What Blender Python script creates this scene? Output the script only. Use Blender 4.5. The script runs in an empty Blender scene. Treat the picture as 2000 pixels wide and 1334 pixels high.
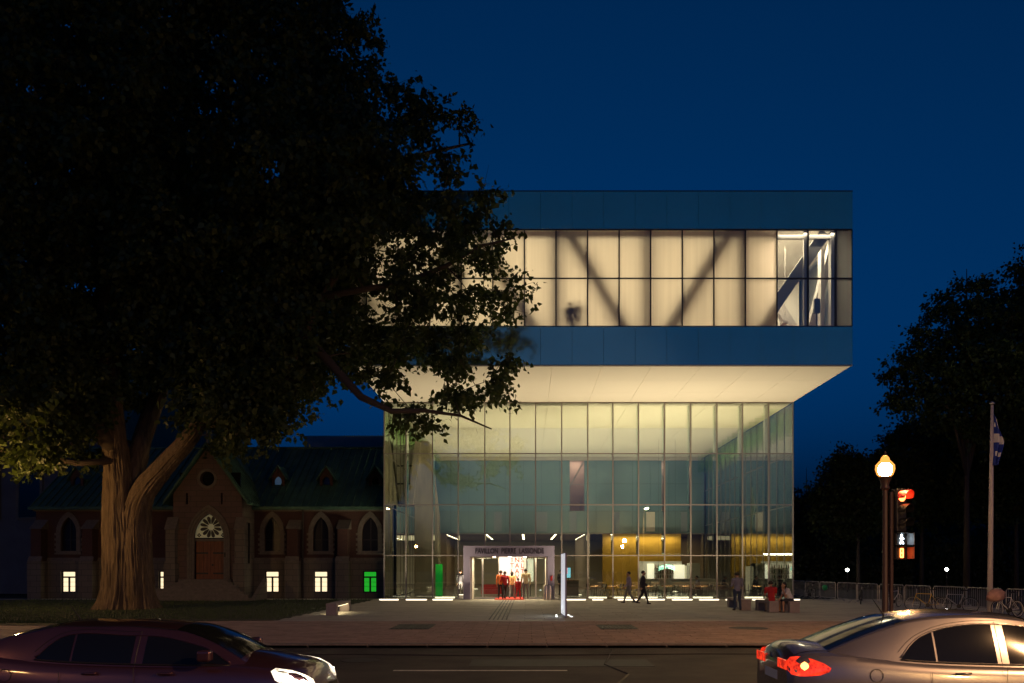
import bpy, bmesh, math, random
import numpy as np
from mathutils import Vector, Matrix, noise as mnoise
R = math.radians
random.seed(7); rng = np.random.default_rng(11)
sc = bpy.context.scene
col = sc.collection

# ------------------------------------------------------------------ camera, sky, sun, exposure
F = 1659.0; H = 1.94; VX = 1030.0; VY = 1108.0          # focal length in photo pixels, eye height, vanishing point
cam = bpy.data.cameras.new('camera'); cam_o = bpy.data.objects.new('camera', cam); col.objects.link(cam_o)
cam_o.location = (0, 0, H); cam_o.rotation_euler = (R(90), 0, 0)
cam.sensor_width = 36; cam.lens = F/2000*36
cam.shift_x = (1000-VX)/2000; cam.shift_y = (VY-667)/2000
cam.clip_end = 3000; cam.clip_start = 0.1
sc.camera = cam_o
w = bpy.data.worlds.new('World'); sc.world = w; w.use_nodes = True
nt = w.node_tree; bg = nt.nodes['Background']
sky = nt.nodes.new('ShaderNodeTexSky'); sky.sky_type = 'NISHITA'; sky.sun_disc = False
sky.sun_elevation = R(0.3); sky.sun_rotation = R(180); sky.ozone_density = 4; sky.air_density = 1.0; sky.dust_density = 0.2
sep = nt.nodes.new('ShaderNodeSeparateColor'); tint = nt.nodes.new('ShaderNodeVectorMath'); tint.operation = 'SCALE'
tint.inputs[0].default_value = (0.002, 0.248, 1.0)          # blue-hour hue; the Nishita sky gives the brightness
nt.links.new(sky.outputs[0], sep.inputs[0]); pw_ = nt.nodes.new('ShaderNodeMath'); pw_.operation = 'POWER'; pw_.inputs[1].default_value = 1.3; nt.links.new(sep.outputs[2], pw_.inputs[0]); nt.links.new(pw_.outputs[0], tint.inputs['Scale']); nt.links.new(tint.outputs[0], bg.inputs[0])
bg.inputs[1].default_value = 0.162
sun = bpy.data.lights.new('sun', 'SUN'); sun.energy = 0.004; sun.angle = R(20); sun.color = (.6, .75, 1)
sun_o = bpy.data.objects.new('sun', sun); col.objects.link(sun_o); sun_o.rotation_euler = (R(80), 0, 0); sun_o.location = (0, -50, 60)
vs = sc.view_settings; vs.view_transform = 'Standard'; vs.look = 'None'; vs.exposure = 0; vs.gamma = 1; vs.use_curve_mapping = False
cy = sc.cycles
cy.use_denoising = True
try: cy.denoiser = 'OPENIMAGEDENOISE'
except Exception: pass
cy.max_bounces = 7; cy.diffuse_bounces = 3; cy.glossy_bounces = 3; cy.transmission_bounces = 4; cy.transparent_max_bounces = 40
cy.sample_clamp_indirect = 4; cy.caustics_reflective = False; cy.caustics_refractive = False
cy.use_light_tree = True

# ------------------------------------------------------------------ helpers
def P(px, py, Y): return Vector(((px-VX)*Y/F, Y, H+(VY-py)*Y/F))
def depth_of(py, z=0.0): return (H-z)*F/(py-VY)
def tag(o, label=None, cat=None, group=None, kind=None):
    if label: o['label'] = label
    if cat: o['category'] = cat
    if group: o['group'] = group
    if kind: o['kind'] = kind
    return o
def empty(name, loc=(0, 0, 0), rz=0, parent=None):
    o = bpy.data.objects.new(name, None); col.objects.link(o); o.location = loc; o.rotation_euler = (0, 0, rz)
    o.empty_display_size = .2
    if parent: o.parent = parent
    return o
def worigin(o):
    v = Vector((0, 0, 0))
    while o is not None: v += o.location; o = o.parent
    return v
def put(name, me, mat=None, parent=None, loc=(0, 0, 0), rot=None):
    o = bpy.data.objects.new(name, me); col.objects.link(o); o.location = loc
    if rot: o.rotation_euler = rot
    if parent: o.parent = parent
    if mat is not None and len(me.materials) == 0: me.materials.append(mat)
    return o
def copy_tree(o, parent=None):
    c = o.copy(); col.objects.link(c); c.parent = parent
    for ch in o.children: copy_tree(ch, c)
    return c
class MB:
    def __init__(s): s.v = []; s.f = []
    def add(s, vs, fs):
        n = len(s.v); s.v += [tuple(v) for v in vs]; s.f += [tuple(i+n for i in f) for f in fs]; return s
    def box(s, x0, x1, y0, y1, z0, z1):
        return s.add([(x0,y0,z0),(x1,y0,z0),(x1,y1,z0),(x0,y1,z0),(x0,y0,z1),(x1,y0,z1),(x1,y1,z1),(x0,y1,z1)],
                     [(0,3,2,1),(4,5,6,7),(0,1,5,4),(1,2,6,5),(2,3,7,6),(3,0,4,7)])
    def bar(s, a, b, w, h=None, up=(0, 0, 1)):
        a = Vector(a); b = Vector(b); h = h or w; d = (b-a).normalized(); u = Vector(up)
        if abs(d.dot(u)) > .98: u = Vector((0, 1, 0))
        x = d.cross(u).normalized(); u = x.cross(d).normalized()
        vs = [p + x*sx*w/2 + u*sz*h/2 for p in (a, b) for sx, sz in ((-1,-1),(1,-1),(1,1),(-1,1))]
        return s.add(vs, [(0,1,2,3),(7,6,5,4),(0,4,5,1),(1,5,6,2),(2,6,7,3),(3,7,4,0)])
    def tube(s, pts, rad, n=8, caps=True, closed=False):
        pts = [Vector(p) for p in pts]; m = len(pts)
        if not hasattr(rad, '__len__'): rad = [rad]*m
        ref = None; base = len(s.v); vs = []; fs = []
        for i, p in enumerate(pts):
            if closed: d = pts[(i+1) % m]-pts[i-1]
            else: d = pts[min(i+1, m-1)]-pts[max(i-1, 0)]
            d = d.normalized() if d.length > 1e-9 else Vector((0,0,1))
            if ref is None:
                ref = Vector((0,0,1)) if abs(d.z) < .9 else Vector((1,0,0))
            x = d.cross(ref).normalized(); ref = x.cross(d).normalized()
            for k in range(n):
                a = 2*math.pi*k/n; vs.append(p + (x*math.cos(a) + ref*math.sin(a))*rad[i])
        for i in range(m if closed else m-1):
            j = (i+1) % m
            for k in range(n): fs.append((i*n+k, i*n+(k+1) % n, j*n+(k+1) % n, j*n+k))
        if caps and not closed: fs.append(tuple(reversed(range(n)))); fs.append(tuple((m-1)*n+k for k in range(n)))
        return s.add(vs, fs)
    def lathe(s, prof, n=24, c=(0, 0, 0)):
        vs = [(c[0]+r*math.cos(2*math.pi*k/n), c[1]+r*math.sin(2*math.pi*k/n), c[2]+z) for r, z in prof for k in range(n)]
        fs = [(i*n+k, i*n+(k+1) % n, (i+1)*n+(k+1) % n, (i+1)*n+k) for i in range(len(prof)-1) for k in range(n)]
        fs.append(tuple(reversed(range(n)))); fs.append(tuple((len(prof)-1)*n+k for k in range(n)))
        return s.add(vs, fs)
    def cyl(s, a, b, r, n=12): return s.tube([a, b], r, n)
    def prism(s, poly, axis, a, b):
        """poly: list of 2D points; axis 'y': (x,z) extruded a..b along y; 'x': (y,z); 'z': (x,y)"""
        def mk(p, t): return {'y': (p[0], t, p[1]), 'x': (t, p[0], p[1]), 'z': (p[0], p[1], t)}[axis]
        n = len(poly); vs = [mk(p, a) for p in poly]+[mk(p, b) for p in poly]
        fs = [tuple(range(n)), tuple(reversed(range(n, 2*n)))]+[(i, n+i, n+(i+1) % n, (i+1) % n) for i in range(n)]
        return s.add(vs, fs)
    def mesh(s, smooth=False, off=(0, 0, 0), fix=True, name='m'):
        me = bpy.data.meshes.new(name); ox, oy, oz = off
        me.from_pydata([(x-ox, y-oy, z-oz) for x, y, z in s.v], [], s.f)
        if fix:
            bm = bmesh.new(); bm.from_mesh(me); bmesh.ops.recalc_face_normals(bm, faces=bm.faces); bm.to_mesh(me); bm.free()
        if smooth: me.polygons.foreach_set('use_smooth', [True]*len(me.polygons))
        me.update(); return me
    def build(s, name, mat, parent=None, smooth=False, local=False):
        """vertices are in world space unless local; parents here are unrotated when world space is used"""
        off = worigin(parent) if (parent and not local) else (0, 0, 0)
        return put(name, s.mesh(smooth, off, name=name), mat, parent)
def bevel(o, w=.01, seg=1):
    m = o.modifiers.new('bevel', 'BEVEL'); m.width = w; m.segments = seg; m.limit_method = 'ANGLE'; return o
def autosmooth(me, ang=40):
    me.polygons.foreach_set('use_smooth', [True]*len(me.polygons))
    bm = bmesh.new(); bm.from_mesh(me)
    for e in bm.edges:
        if len(e.link_faces) == 2: e.smooth = e.calc_face_angle(0) < R(ang)
    bm.to_mesh(me); bm.free()
def plate(outer, holes, thick, name='plate'):
    """a plate in the XZ plane (front face at y=0, back at y=thick) with holes"""
    cu = bpy.data.curves.new('tmp', 'CURVE'); cu.dimensions = '2D'; cu.fill_mode = 'BOTH'; cu.extrude = thick/2
    for poly in [outer]+list(holes):
        sp = cu.splines.new('POLY'); sp.points.add(len(poly)-1); sp.use_cyclic_u = True
        for p, q in zip(sp.points, poly): p.co = (q[0], q[1], 0, 1)
    o = bpy.data.objects.new('tmp', cu); col.objects.link(o)
    dg = bpy.context.evaluated_depsgraph_get(); me = bpy.data.meshes.new_from_object(o.evaluated_get(dg))
    bpy.data.objects.remove(o); bpy.data.curves.remove(cu)
    me.transform(Matrix(((1,0,0,0),(0,0,-1,thick/2),(0,1,0,0),(0,0,0,1)))); me.name = name
    me.materials.clear(); me.update(); return me
def text_mesh(body, size, thick=.01, align='CENTER'):
    cu = bpy.data.curves.new('tmp', 'FONT'); cu.body = body; cu.size = size; cu.extrude = thick/2; cu.align_x = align; cu.offset = thick*.45
    o = bpy.data.objects.new('tmp', cu); col.objects.link(o)
    dg = bpy.context.evaluated_depsgraph_get(); me = bpy.data.meshes.new_from_object(o.evaluated_get(dg))
    bpy.data.objects.remove(o); bpy.data.curves.remove(cu)
    me.transform(Matrix(((1,0,0,0),(0,0,-1,0),(0,1,0,0),(0,0,0,1)))); me.materials.clear(); return me
def arch_pts(cx, z0, zs, hw, rise, n=10):
    """pointed arch outline: sill z0, spring zs, half width hw, rise above the spring"""
    pts = [(cx-hw, z0), (cx+hw, z0)]
    for s in (1, -1):
        rr = (rise*rise+hw*hw)/(2*hw); c = hw-rr; a1 = math.atan2(rise, -c)
        seq = [(c+rr*math.cos(a1*i/n), rr*math.sin(a1*i/n)) for i in range(n+1)]
        if s == -1: seq = seq[::-1][1:]
        pts += [(cx+s*x, zs+z) for x, z in seq]
    return pts

# ------------------------------------------------------------------ materials
def mat(name, c, rough=.6, metal=0, var=0, vs=3, bump=0, bs=40, stretch=(1, 1, 1), spec=.5, coat=0, c2=None):
    m = bpy.data.materials.new(name); m.use_nodes = True; n = m.node_tree; b = n.nodes['Principled BSDF']
    b.inputs['Base Color'].default_value = (*c, 1); b.inputs['Roughness'].default_value = rough; b.inputs['Metallic'].default_value = metal
    b.inputs['Specular IOR Level'].default_value = spec
    if coat: b.inputs['Coat Weight'].default_value = coat; b.inputs['Coat Roughness'].default_value = .06
    if var or bump:
        tc = n.nodes.new('ShaderNodeTexCoord'); mp = n.nodes.new('ShaderNodeMapping'); mp.inputs['Scale'].default_value = stretch
        geo = n.nodes.new('ShaderNodeNewGeometry'); n.links.new(geo.outputs['Position'], mp.inputs[0])
    if var:
        no = n.nodes.new('ShaderNodeTexNoise'); no.inputs['Scale'].default_value = vs; no.inputs['Detail'].default_value = 6; no.inputs['Roughness'].default_value = .65
        n.links.new(mp.outputs[0], no.inputs[0])
        cr = n.nodes.new('ShaderNodeValToRGB'); d = c2 or tuple(x*(1-var) for x in c); u = tuple(min(1, x*(1+var)) for x in c) if not c2 else c
        cr.color_ramp.elements[0].position = .32; cr.color_ramp.elements[1].position = .68
        cr.color_ramp.elements[0].color = (*d, 1); cr.color_ramp.elements[1].color = (*u, 1)
        n.links.new(no.outputs[0], cr.inputs[0]); n.links.new(cr.outputs[0], b.inputs['Base Color'])
    if bump:
        nb = n.nodes.new('ShaderNodeTexNoise'); nb.inputs['Scale'].default_value = bs; nb.inputs['Detail'].default_value = 5
        n.links.new(mp.outputs[0], nb.inputs[0]); bp = n.nodes.new('ShaderNodeBump'); bp.inputs['Strength'].default_value = bump; bp.inputs['Distance'].default_value = .02
        n.links.new(nb.outputs[0], bp.inputs['Height']); n.links.new(bp.outputs[0], b.inputs['Normal'])
    return m
def emit(name, c, s, base=None):
    m = bpy.data.materials.new(name); m.use_nodes = True; b = m.node_tree.nodes['Principled BSDF']
    b.inputs['Base Color'].default_value = (*(base or c), 1); b.inputs['Emission Color'].default_value = (*c, 1); b.inputs['Emission Strength'].default_value = s
    return m
def glass(name, tintc, refl=1.6, base=.02, rough=.0):
    m = bpy.data.materials.new(name); m.use_nodes = True; n = m.node_tree; n.nodes.clear()
    out = n.nodes.new('ShaderNodeOutputMaterial'); mx = n.nodes.new('ShaderNodeMixShader'); tr = n.nodes.new('ShaderNodeBsdfTransparent'); gl = n.nodes.new('ShaderNodeBsdfGlossy')
    tr.inputs[0].default_value = (*tintc, 1); gl.inputs['Roughness'].default_value = rough; gl.inputs[0].default_value = (.95, 1, 1, 1)
    fr = n.nodes.new('ShaderNodeFresnel'); fr.inputs[0].default_value = 1.45
    ma = n.nodes.new('ShaderNodeMath'); ma.operation = 'MULTIPLY_ADD'; ma.inputs[1].default_value = refl; ma.inputs[2].default_value = base; ma.use_clamp = True
    # slight waviness of big panes
    n.links.new(fr.outputs[0], ma.inputs[0]); n.links.new(ma.outputs[0], mx.inputs[0]); n.links.new(tr.outputs[0], mx.inputs[1]); n.links.new(gl.outputs[0], mx.inputs[2])
    n.links.new(mx.outputs[0], out.inputs[0]); return m
def translucent(name, c, stripes=True):
    m = bpy.data.materials.new(name); m.use_nodes = True; n = m.node_tree; n.nodes.clear()
    out = n.nodes.new('ShaderNodeOutputMaterial'); mx = n.nodes.new('ShaderNodeMixShader'); ad = n.nodes.new('ShaderNodeMixShader')
    tl = n.nodes.new('ShaderNodeBsdfTranslucent'); df = n.nodes.new('ShaderNodeBsdfDiffuse'); gl = n.nodes.new('ShaderNodeBsdfGlossy')
    gl.inputs['Roughness'].default_value = .05; gl.inputs[0].default_value = (1, 1, 1, 1); tl.inputs[0].default_value = (*c, 1); df.inputs[0].default_value = (*c, 1)
    mx.inputs[0].default_value = .88; n.links.new(df.outputs[0], mx.inputs[1]); n.links.new(tl.outputs[0], mx.inputs[2])
    ad.inputs[0].default_value = .05; n.links.new(mx.outputs[0], ad.inputs[1]); n.links.new(gl.outputs[0], ad.inputs[2]); n.links.new(ad.outputs[0], out.inputs[0])
    if stripes:
        geo = n.nodes.new('ShaderNodeNewGeometry'); mp = n.nodes.new('ShaderNodeMapping'); mp.inputs['Scale'].default_value = (7, .1, .12)
        no = n.nodes.new('ShaderNodeTexNoise'); no.inputs['Scale'].default_value = 1; no.inputs['Detail'].default_value = 3
        cr = n.nodes.new('ShaderNodeValToRGB'); cr.color_ramp.elements[0].position = .3; cr.color_ramp.elements[1].position = .7
        cr.color_ramp.elements[0].color = (*[x*.92 for x in c], 1); cr.color_ramp.elements[1].color = (*c, 1)
        n.links.new(geo.outputs['Position'], mp.inputs[0]); n.links.new(mp.outputs[0], no.inputs[0]); n.links.new(no.outputs[0], cr.inputs[0]); n.links.new(cr.outputs[0], tl.inputs[0])
    return m
def lampglass(name, c, s):
    m = bpy.data.materials.new(name); m.use_nodes = True; n = m.node_tree; n.nodes.clear()
    out = n.nodes.new('ShaderNodeOutputMaterial'); ad = n.nodes.new('ShaderNodeAddShader'); tr = n.nodes.new('ShaderNodeBsdfTransparent'); em = n.nodes.new('ShaderNodeEmission')
    tr.inputs[0].default_value = (.75, .7, .6, 1); em.inputs[0].default_value = (*c, 1); em.inputs[1].default_value = s
    n.links.new(tr.outputs[0], ad.inputs[0]); n.links.new(em.outputs[0], ad.inputs[1]); n.links.new(ad.outputs[0], out.inputs[0]); return m
def leafmat(name, c):
    m = bpy.data.materials.new(name); m.use_nodes = True; n = m.node_tree; n.nodes.clear()
    out = n.nodes.new('ShaderNodeOutputMaterial'); mx = n.nodes.new('ShaderNodeMixShader'); mx.inputs[0].default_value = .35
    df = n.nodes.new('ShaderNodeBsdfPrincipled'); tl = n.nodes.new('ShaderNodeBsdfTranslucent'); df.inputs['Roughness'].default_value = .55
    geo = n.nodes.new('ShaderNodeNewGeometry'); no = n.nodes.new('ShaderNodeTexNoise'); no.inputs['Scale'].default_value = 1.7; no.inputs['Detail'].default_value = 4
    cr = n.nodes.new('ShaderNodeValToRGB'); cr.color_ramp.elements[0].position = .3; cr.color_ramp.elements[1].position = .7
    cr.color_ramp.elements[0].color = (*[x*.6 for x in c], 1); cr.color_ramp.elements[1].color = (c[0]*1.35, c[1]*1.2, c[2], 1)
    n.links.new(geo.outputs['Position'], no.inputs[0]); n.links.new(no.outputs[0], cr.inputs[0])
    n.links.new(cr.outputs[0], df.inputs['Base Color']); n.links.new(cr.outputs[0], tl.inputs[0])
    n.links.new(df.outputs[0], mx.inputs[1]); n.links.new(tl.outputs[0], mx.inputs[2]); n.links.new(mx.outputs[0], out.inputs[0]); return m
def brickmat(name, c1, c2, mortar, scale, bw=.5, rh=.25, mort=.02, rough=.85, axes='xz', bump=.3):
    m = mat(name, c1, rough); n = m.node_tree; b = n.nodes['Principled BSDF']
    geo = n.nodes.new('ShaderNodeNewGeometry'); se = n.nodes.new('ShaderNodeSeparateXYZ'); cb = n.nodes.new('ShaderNodeCombineXYZ'); ad = n.nodes.new('ShaderNodeMath'); ad.operation = 'ADD'
    n.links.new(geo.outputs['Position'], se.inputs[0])
    if axes == 'xz': n.links.new(se.outputs[0], ad.inputs[0]); n.links.new(se.outputs[1], ad.inputs[1]); n.links.new(ad.outputs[0], cb.inputs[0]); n.links.new(se.outputs[2], cb.inputs[1])
    else: n.links.new(se.outputs[0], cb.inputs[0]); n.links.new(se.outputs[1], cb.inputs[1])
    br = n.nodes.new('ShaderNodeTexBrick'); br.inputs['Scale'].default_value = scale; br.inputs['Color1'].default_value = (*c1, 1); br.inputs['Color2'].default_value = (*c2, 1); br.inputs['Mortar'].default_value = (*mortar, 1)
    br.inputs['Mortar Size'].default_value = mort; br.inputs['Brick Width'].default_value = bw; br.inputs['Row Height'].default_value = rh
    n.links.new(cb.outputs[0], br.inputs[0]); n.links.new(br.outputs[0], b.inputs['Base Color'])
    bp = n.nodes.new('ShaderNodeBump'); bp.inputs['Strength'].default_value = bump; bp.inputs['Distance'].default_value = .01; bp.invert = True
    n.links.new(br.outputs['Fac'], bp.inputs['Height']); n.links.new(bp.outputs[0], b.inputs['Normal']); return m
M = dict(
 asphalt=mat('asphalt', (.052, .043, .036), .75, var=.5, vs=.7, bump=.6, bs=60),
 paver=mat('sidewalk_paver', (.42, .28, .225), .8, var=.2, vs=2.5, bump=.3, bs=50),
 paver2=mat('sidewalk_paver_dark', (.355, .24, .195), .8, var=.2, vs=2.5, bump=.3, bs=50),
 joint=mat('joint_sand', (.06, .05, .042), .95),
 plaza=mat('plaza_slab', (.45, .41, .34), .7, var=.12, vs=1.4, bump=.2, bs=40),
 plaza2=mat('plaza_slab_dark', (.40, .365, .30), .7, var=.12, vs=1.4, bump=.2, bs=40),
 kerb=mat('kerb_granite', (.2, .17, .15), .8, var=.2, vs=8),
 soil=mat('ground_soil', (.035, .04, .02), .95, var=.4, vs=2),
 grass=mat('grass_blade', (.05, .08, .02), .7, var=.35, vs=3),
 tar=mat('road_tar', (.032, .028, .025), .6, var=.3, vs=3), white_paint=mat('road_paint', (.6, .58, .53), .7, var=.25, vs=9),
 iron=mat('cast_iron', (.05, .045, .04), .6, .4, var=.3, vs=10),
 soffit=mat('soffit_panel', (.80, .76, .66), .75),
 white_wall=mat('white_wall', (.78, .74, .68), .8),
 alu=mat('aluminium', (.30, .28, .26), .4, .7),
 dark_alu=mat('dark_mullion', (.05, .05, .06), .45, .5),
 spandrel=mat('spandrel_glass', (.52, .62, .42), .12, .88, var=.06, vs=.35),
 pane=glass('clear_pane', (.905, .945, .875), 2.1, .035),
 fin=glass('glass_fin', (.93, .97, .90), 1.2, .06),
 tpane=translucent('frosted_pane', (.88, .83, .72)),
 tpane_dim=translucent('frosted_pane_grey', (.5, .52, .48)),
 truss=mat('truss_steel', (.46, .44, .42), .6),
 truss_light=mat('truss_white_paint', (.62, .58, .55), .6),
 hallfloor=mat('hall_floor', (.13, .12, .10), .25, var=.15, vs=2),
 backglass=mat('back_wall_glass', (.24, .375, .415), .14, .1),
 backband=mat('back_wall_band', (.24, .34, .35), .2, .1),
 ochre=mat('ochre_wall', (.55, .34, .05), .7, var=.08, vs=1),
 brownceil=mat('lobby_ceiling', (.42, .32, .24), .8),
 concrete=mat('board_marked_concrete', (.40, .36, .27), .85, var=.22, vs=1.2, bump=.25, bs=14, stretch=(1, 1, .25)),
 portal=mat('portal_metal', (.27, .245, .36), .5, .1),
 lettering=mat('dark_lettering', (.02, .02, .035), .5),
 steel=mat('brushed_steel', (.55, .52, .48), .3, .9),
 red=mat('red_plastic', (.5, .02, .02), .5), carpet=mat('red_carpet', (.62, .05, .03), .9, var=.2, vs=20),
 dark=mat('dark_furniture', (.025, .022, .02), .5), wood=mat('wood', (.16, .08, .035), .55, var=.25, vs=4, stretch=(1, 1, 8)),
 strip=emit('uplight_strip', (1, .86, .62), 2.2), warm_dot=emit('downlight', (1, .82, .55), 22), white_dot=emit('white_lamp', (1, .97, .9), 40),
 winlight=emit('lit_window', (1, .80, .50), 1.25), wingreen=emit('green_lit_window', (.02, .55, .03), .62), greenpanel=emit('green_screen', (.0, .34, .03), .32),
 barwhite=emit('lit_bar_panel', (1, .90, .72), 1.0), neon=emit('teal_neon', (.35, .9, .8), .8), poster=emit('glowing_poster', (.95, .92, .95), .30),
 posterred=mat('poster_letter', (.75, .12, .06), .6), screen=emit('tv_screen', (.25, .7, .95), .9), screenpink=emit('tv_screen_pink', (.9, .35, .5), .9),
 brick=brickmat('red_brick', (.075, .03, .024), (.06, .025, .02), (.08, .06, .05), 4.0, .9, .3, .03),
 stone=brickmat('limestone_block', (.165, .145, .12), (.14, .122, .10), (.08, .072, .065), 1.0, .8, .36, .015),
 porchstone=brickmat('purple_stone', (.14, .09, .085), (.115, .08, .075), (.07, .055, .05), 1.0, .7, .33, .015),
 trim=mat('carved_stone', (.155, .135, .115), .85, var=.2, vs=5, bump=.2, bs=30),
 copper=mat('green_copper', (.05, .12, .085), .6, .15, var=.3, vs=1.4, stretch=(1, 1, .4)),
 door=mat('oak_door', (.17, .055, .02), .55, var=.35, vs=3, stretch=(6, 1, .6)),
 darkglass=mat('dark_glass', (.01, .011, .013), .08, spec=.5), oldglass=mat('leaded_glass', (.008, .008, .01), .35, spec=.3), tracery=emit('rose_window_glass', (.75, .78, .5), .05),
 farwall=mat('far_wall', (.12, .12, .13), .8, var=.15, vs=1), bluepanel=mat('metal_cladding', (.30, .34, .38), .45, .3),
 bark=mat('bark', (.135, .095, .058), .95, var=.5, vs=3, bump=1.0, bs=9, stretch=(3, 3, .35)),
 twig=mat('twig_bark', (.07, .05, .035), .9), leaf=leafmat('maple_leaf', (.055, .085, .018)), leaf2=leafmat('park_leaf', (.05, .085, .02)), needle=leafmat('dark_leaf', (.03, .05, .02)),
 galv=mat('galvanised_steel', (.42, .40, .38), .4, .75), pole=mat('pole_brown_paint', (.07, .04, .032), .45), blackp=mat('black_plastic', (.015, .014, .014), .5), rubber=mat('rubber', (.02, .02, .02), .7),
 globe=lampglass('lamp_globe', (1, .36, .07), 1.0),
 redlamp=emit('red_signal', (1, .13, .03), 12), redglow_visor=mat('red_glow_visor', (.5, .03, .03), .5), offlens=mat('unlit_lens', (.05, .05, .045), .25),
 walkwhite=emit('walk_symbol', (.75, .9, 1), 10), digit=emit('countdown_digit', (1, .24, .05), 10),
 flagblue=mat('flag_blue', (.02, .05, .35), .8), flagwhite=mat('flag_white', (.75, .75, .78), .8),
 silver=mat('silver_paint', (.25, .235, .25), .26, .65, coat=1), plum=mat('plum_paint', (.12, .05, .06), .28, .6, coat=1),
 chrome=mat('chrome', (.75, .73, .7), .15, 1), tail=emit('tail_lamp_lit', (1, .02, .012), .38, (.4, .01, .01)), tailhot=emit('tail_bulb', (1, .36, .09), 5), tailoff=mat('tail_lens', (.45, .01, .015), .15, coat=1),
 head=emit('head_lamp_lit', (1, .86, .62), 1.6), bulb=emit('head_bulb', (1, .93, .8), 60), amber=emit('amber_lamp', (1, .42, .06), 5),
 cubestone=mat('bench_stone', (.30, .25, .24), .8, var=.12, vs=3), sign_white=emit('sign_face', (.9, .92, 1), .55),
)

# ------------------------------------------------------------------ ground, road, sidewalk, plaza
ground = MB().box(-900, 900, -300, 1500, -1.2, -.115).build('ground', M['soil']); tag(ground, kind='structure')
road = MB().box(-200, 200, -1.0, 21.3, -.5, -.08).build('road', M['asphalt']); tag(road, kind='structure')
near_walk = MB().box(-200, 200, -9, -1.0, -.5, .0).build('pavement', M['plaza2']); tag(near_walk, kind='structure')
lm = MB(); lm.box(-2.62, .78, 16.55, 16.68, -.08, -.0762)
for x in (-11.6, 9.8, -20, 18.5): lm.box(x, x+3.4, 16.55, 16.68, -.08, -.0762)
tag(lm.build('road', M['white_paint']), kind='structure').name = 'road_marking'
for k, pts_ in enumerate(([(-9, 19.2), (-4, 19.6), (-1, 19.3), (4, 19.7), (11, 19.5), (16, 19.9)], [(1.5, 14.5), (1.9, 16), (1.6, 17.6), (2.1, 20.9)], [(-6, 13.8), (-2.4, 14.3), (1.0, 14.0), (5, 14.4)])):
    tag(MB().tube([(a_, b_, -.0795) for a_, b_ in pts_], .022, 4).build('road_crack_seal', M['tar']), kind='structure')
for x0, x1, y0, y1 in ((-1.2, 2.6, 17.3, 18.6), (6.2, 8.0, 18.2, 20.2), (-8.5, -5.6, 15.2, 16.2)): tag(MB().box(x0, x1, y0, y1, -.1, -.0765).build('road_patch', M['tar']), kind='structure')
tag(MB().lathe([(.42, -.02), (.42, .006), (.36, .009), (.3, .006)], 24, (-3.6, 18.4, -.08)).build('manhole_cover', M['iron']), 'round iron manhole cover in the asphalt road', 'manhole')
kb = tag(MB().box(-200, 200, 21.3, 21.31, -.3, -.02).build('kerb', M['kerb']), kind='structure')
x = -22.0; me = MB().box(0, 1.49, 21.3, 21.52, -.3, .02).mesh()
while x < 22: bevel(put('kerb_stone', me, M['kerb'], kb, (x, 0, 0)), .012); x += 1.5
side = tag(MB().box(-60, 60, 21.5, 30.7, -.4, -.012).build('sidewalk', M['joint']), kind='structure')
plaza = tag(MB().box(-9.2, 60, 30.7, 52, -.4, -.012).build('plaza', M['joint']), kind='structure')
def paving(parent, x0, x1, y0, y1, w, h, mats, gap, visible, name, dark_rows=()):
    """slabs in running bond: the 300 that show largest are objects, the rest one joined part"""
    cells = []; j = 0; y = y0
    while y < y1-.02:
        x = x0-(w/2 if j % 2 else 0)
        while x < x1:
            cells.append((x, y, j)); x += w
        y += h; j += 1
    random.shuffle(cells)
    cells.sort(key=lambda c: (round(c[1]*2), abs(c[0]-visible)))
    shared = [MB().box(gap/2, w-gap/2, gap/2, h-gap/2, -.06, 0).mesh() for m in mats]
    rest = [MB() for _ in mats]
    for i, (x, y, j) in enumerate(cells):
        k = 1 if random.random() < .35 else 0
        dz = random.uniform(-.004, .002)
        if i < 300: put(name, shared[k], mats[k], parent, (x, y, dz))
        else: rest[k].box(x+gap/2, x+w-gap/2, y+gap/2, y+h-gap/2, -.06, dz)
    for k, r_ in enumerate(rest):
        o = r_.build(name+'_field', mats[k], parent); tag(o, kind='stuff')
paving(side, -22, 24, 21.54, 30.6, .75, .45, [M['paver'], M['paver2']], .022, 0, 'paver')
paving(plaza, -9.1, 21, 30.86, 51.8, 1.5, .75, [M['plaza'], M['plaza2']], .014, 2, 'slab')
MB().box(-9.2, 21, 30.66, 30.78, -.1, .004).build('edge_strip', M['steel'], plaza)
for k in range(5): MB().box(-1.45+k*.16, -1.39+k*.16, 31.5, 50.2, -.05, .003).build('drain_slot', M['iron'], plaza)
tr = MB().box(-4.35, -3.1, 26.6, 28.9, -.05, .004).build('tree_grate', M['iron']); tag(tr, 'dark square iron grate set in the pavers before the portal', 'grate')
for k in range(8): MB().box(-4.3+k*.15, -4.22+k*.15, 26.7, 28.8, .004, .012).build('slat', M['iron'], tr)
tr = MB().box(2.3, 3.5, 26.6, 28.6, -.05, .004).build('tree_grate', M['iron']); tag(tr, 'dark square iron grate in the pavers before the white totem sign', 'grate')
for k in range(8): MB().box(2.35+k*.145, 2.43+k*.145, 26.7, 28.5, .004, .012).build('slat', M['iron'], tr)
tag(MB().lathe([(.62, -.02), (.62, .003), (.55, .006), (.5, .003)], 28, (7.05, 27.1, 0)).build('manhole_cover', M['iron']), 'large round iron manhole cover among the red sidewalk pavers', 'manhole')
lawn = tag(MB().prism([(-60, 30.7), (-15.5, 28.2), (-13.5, 29), (-12, 30.5), (-9.2, 31.0), (-9.2, 50.6), (-60, 50.6)], 'z', -.4, .015).build('lawn', M['soil']), kind='structure')
tag(MB().box(-60, -9.2, 50.6, 52.2, -.4, .01).build('path', M['plaza']), kind='structure')
n = 42000; gx = rng.uniform(-30, -9.25, n); gy = 29.2+(51-29.2)*rng.random(n)**1.6
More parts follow.
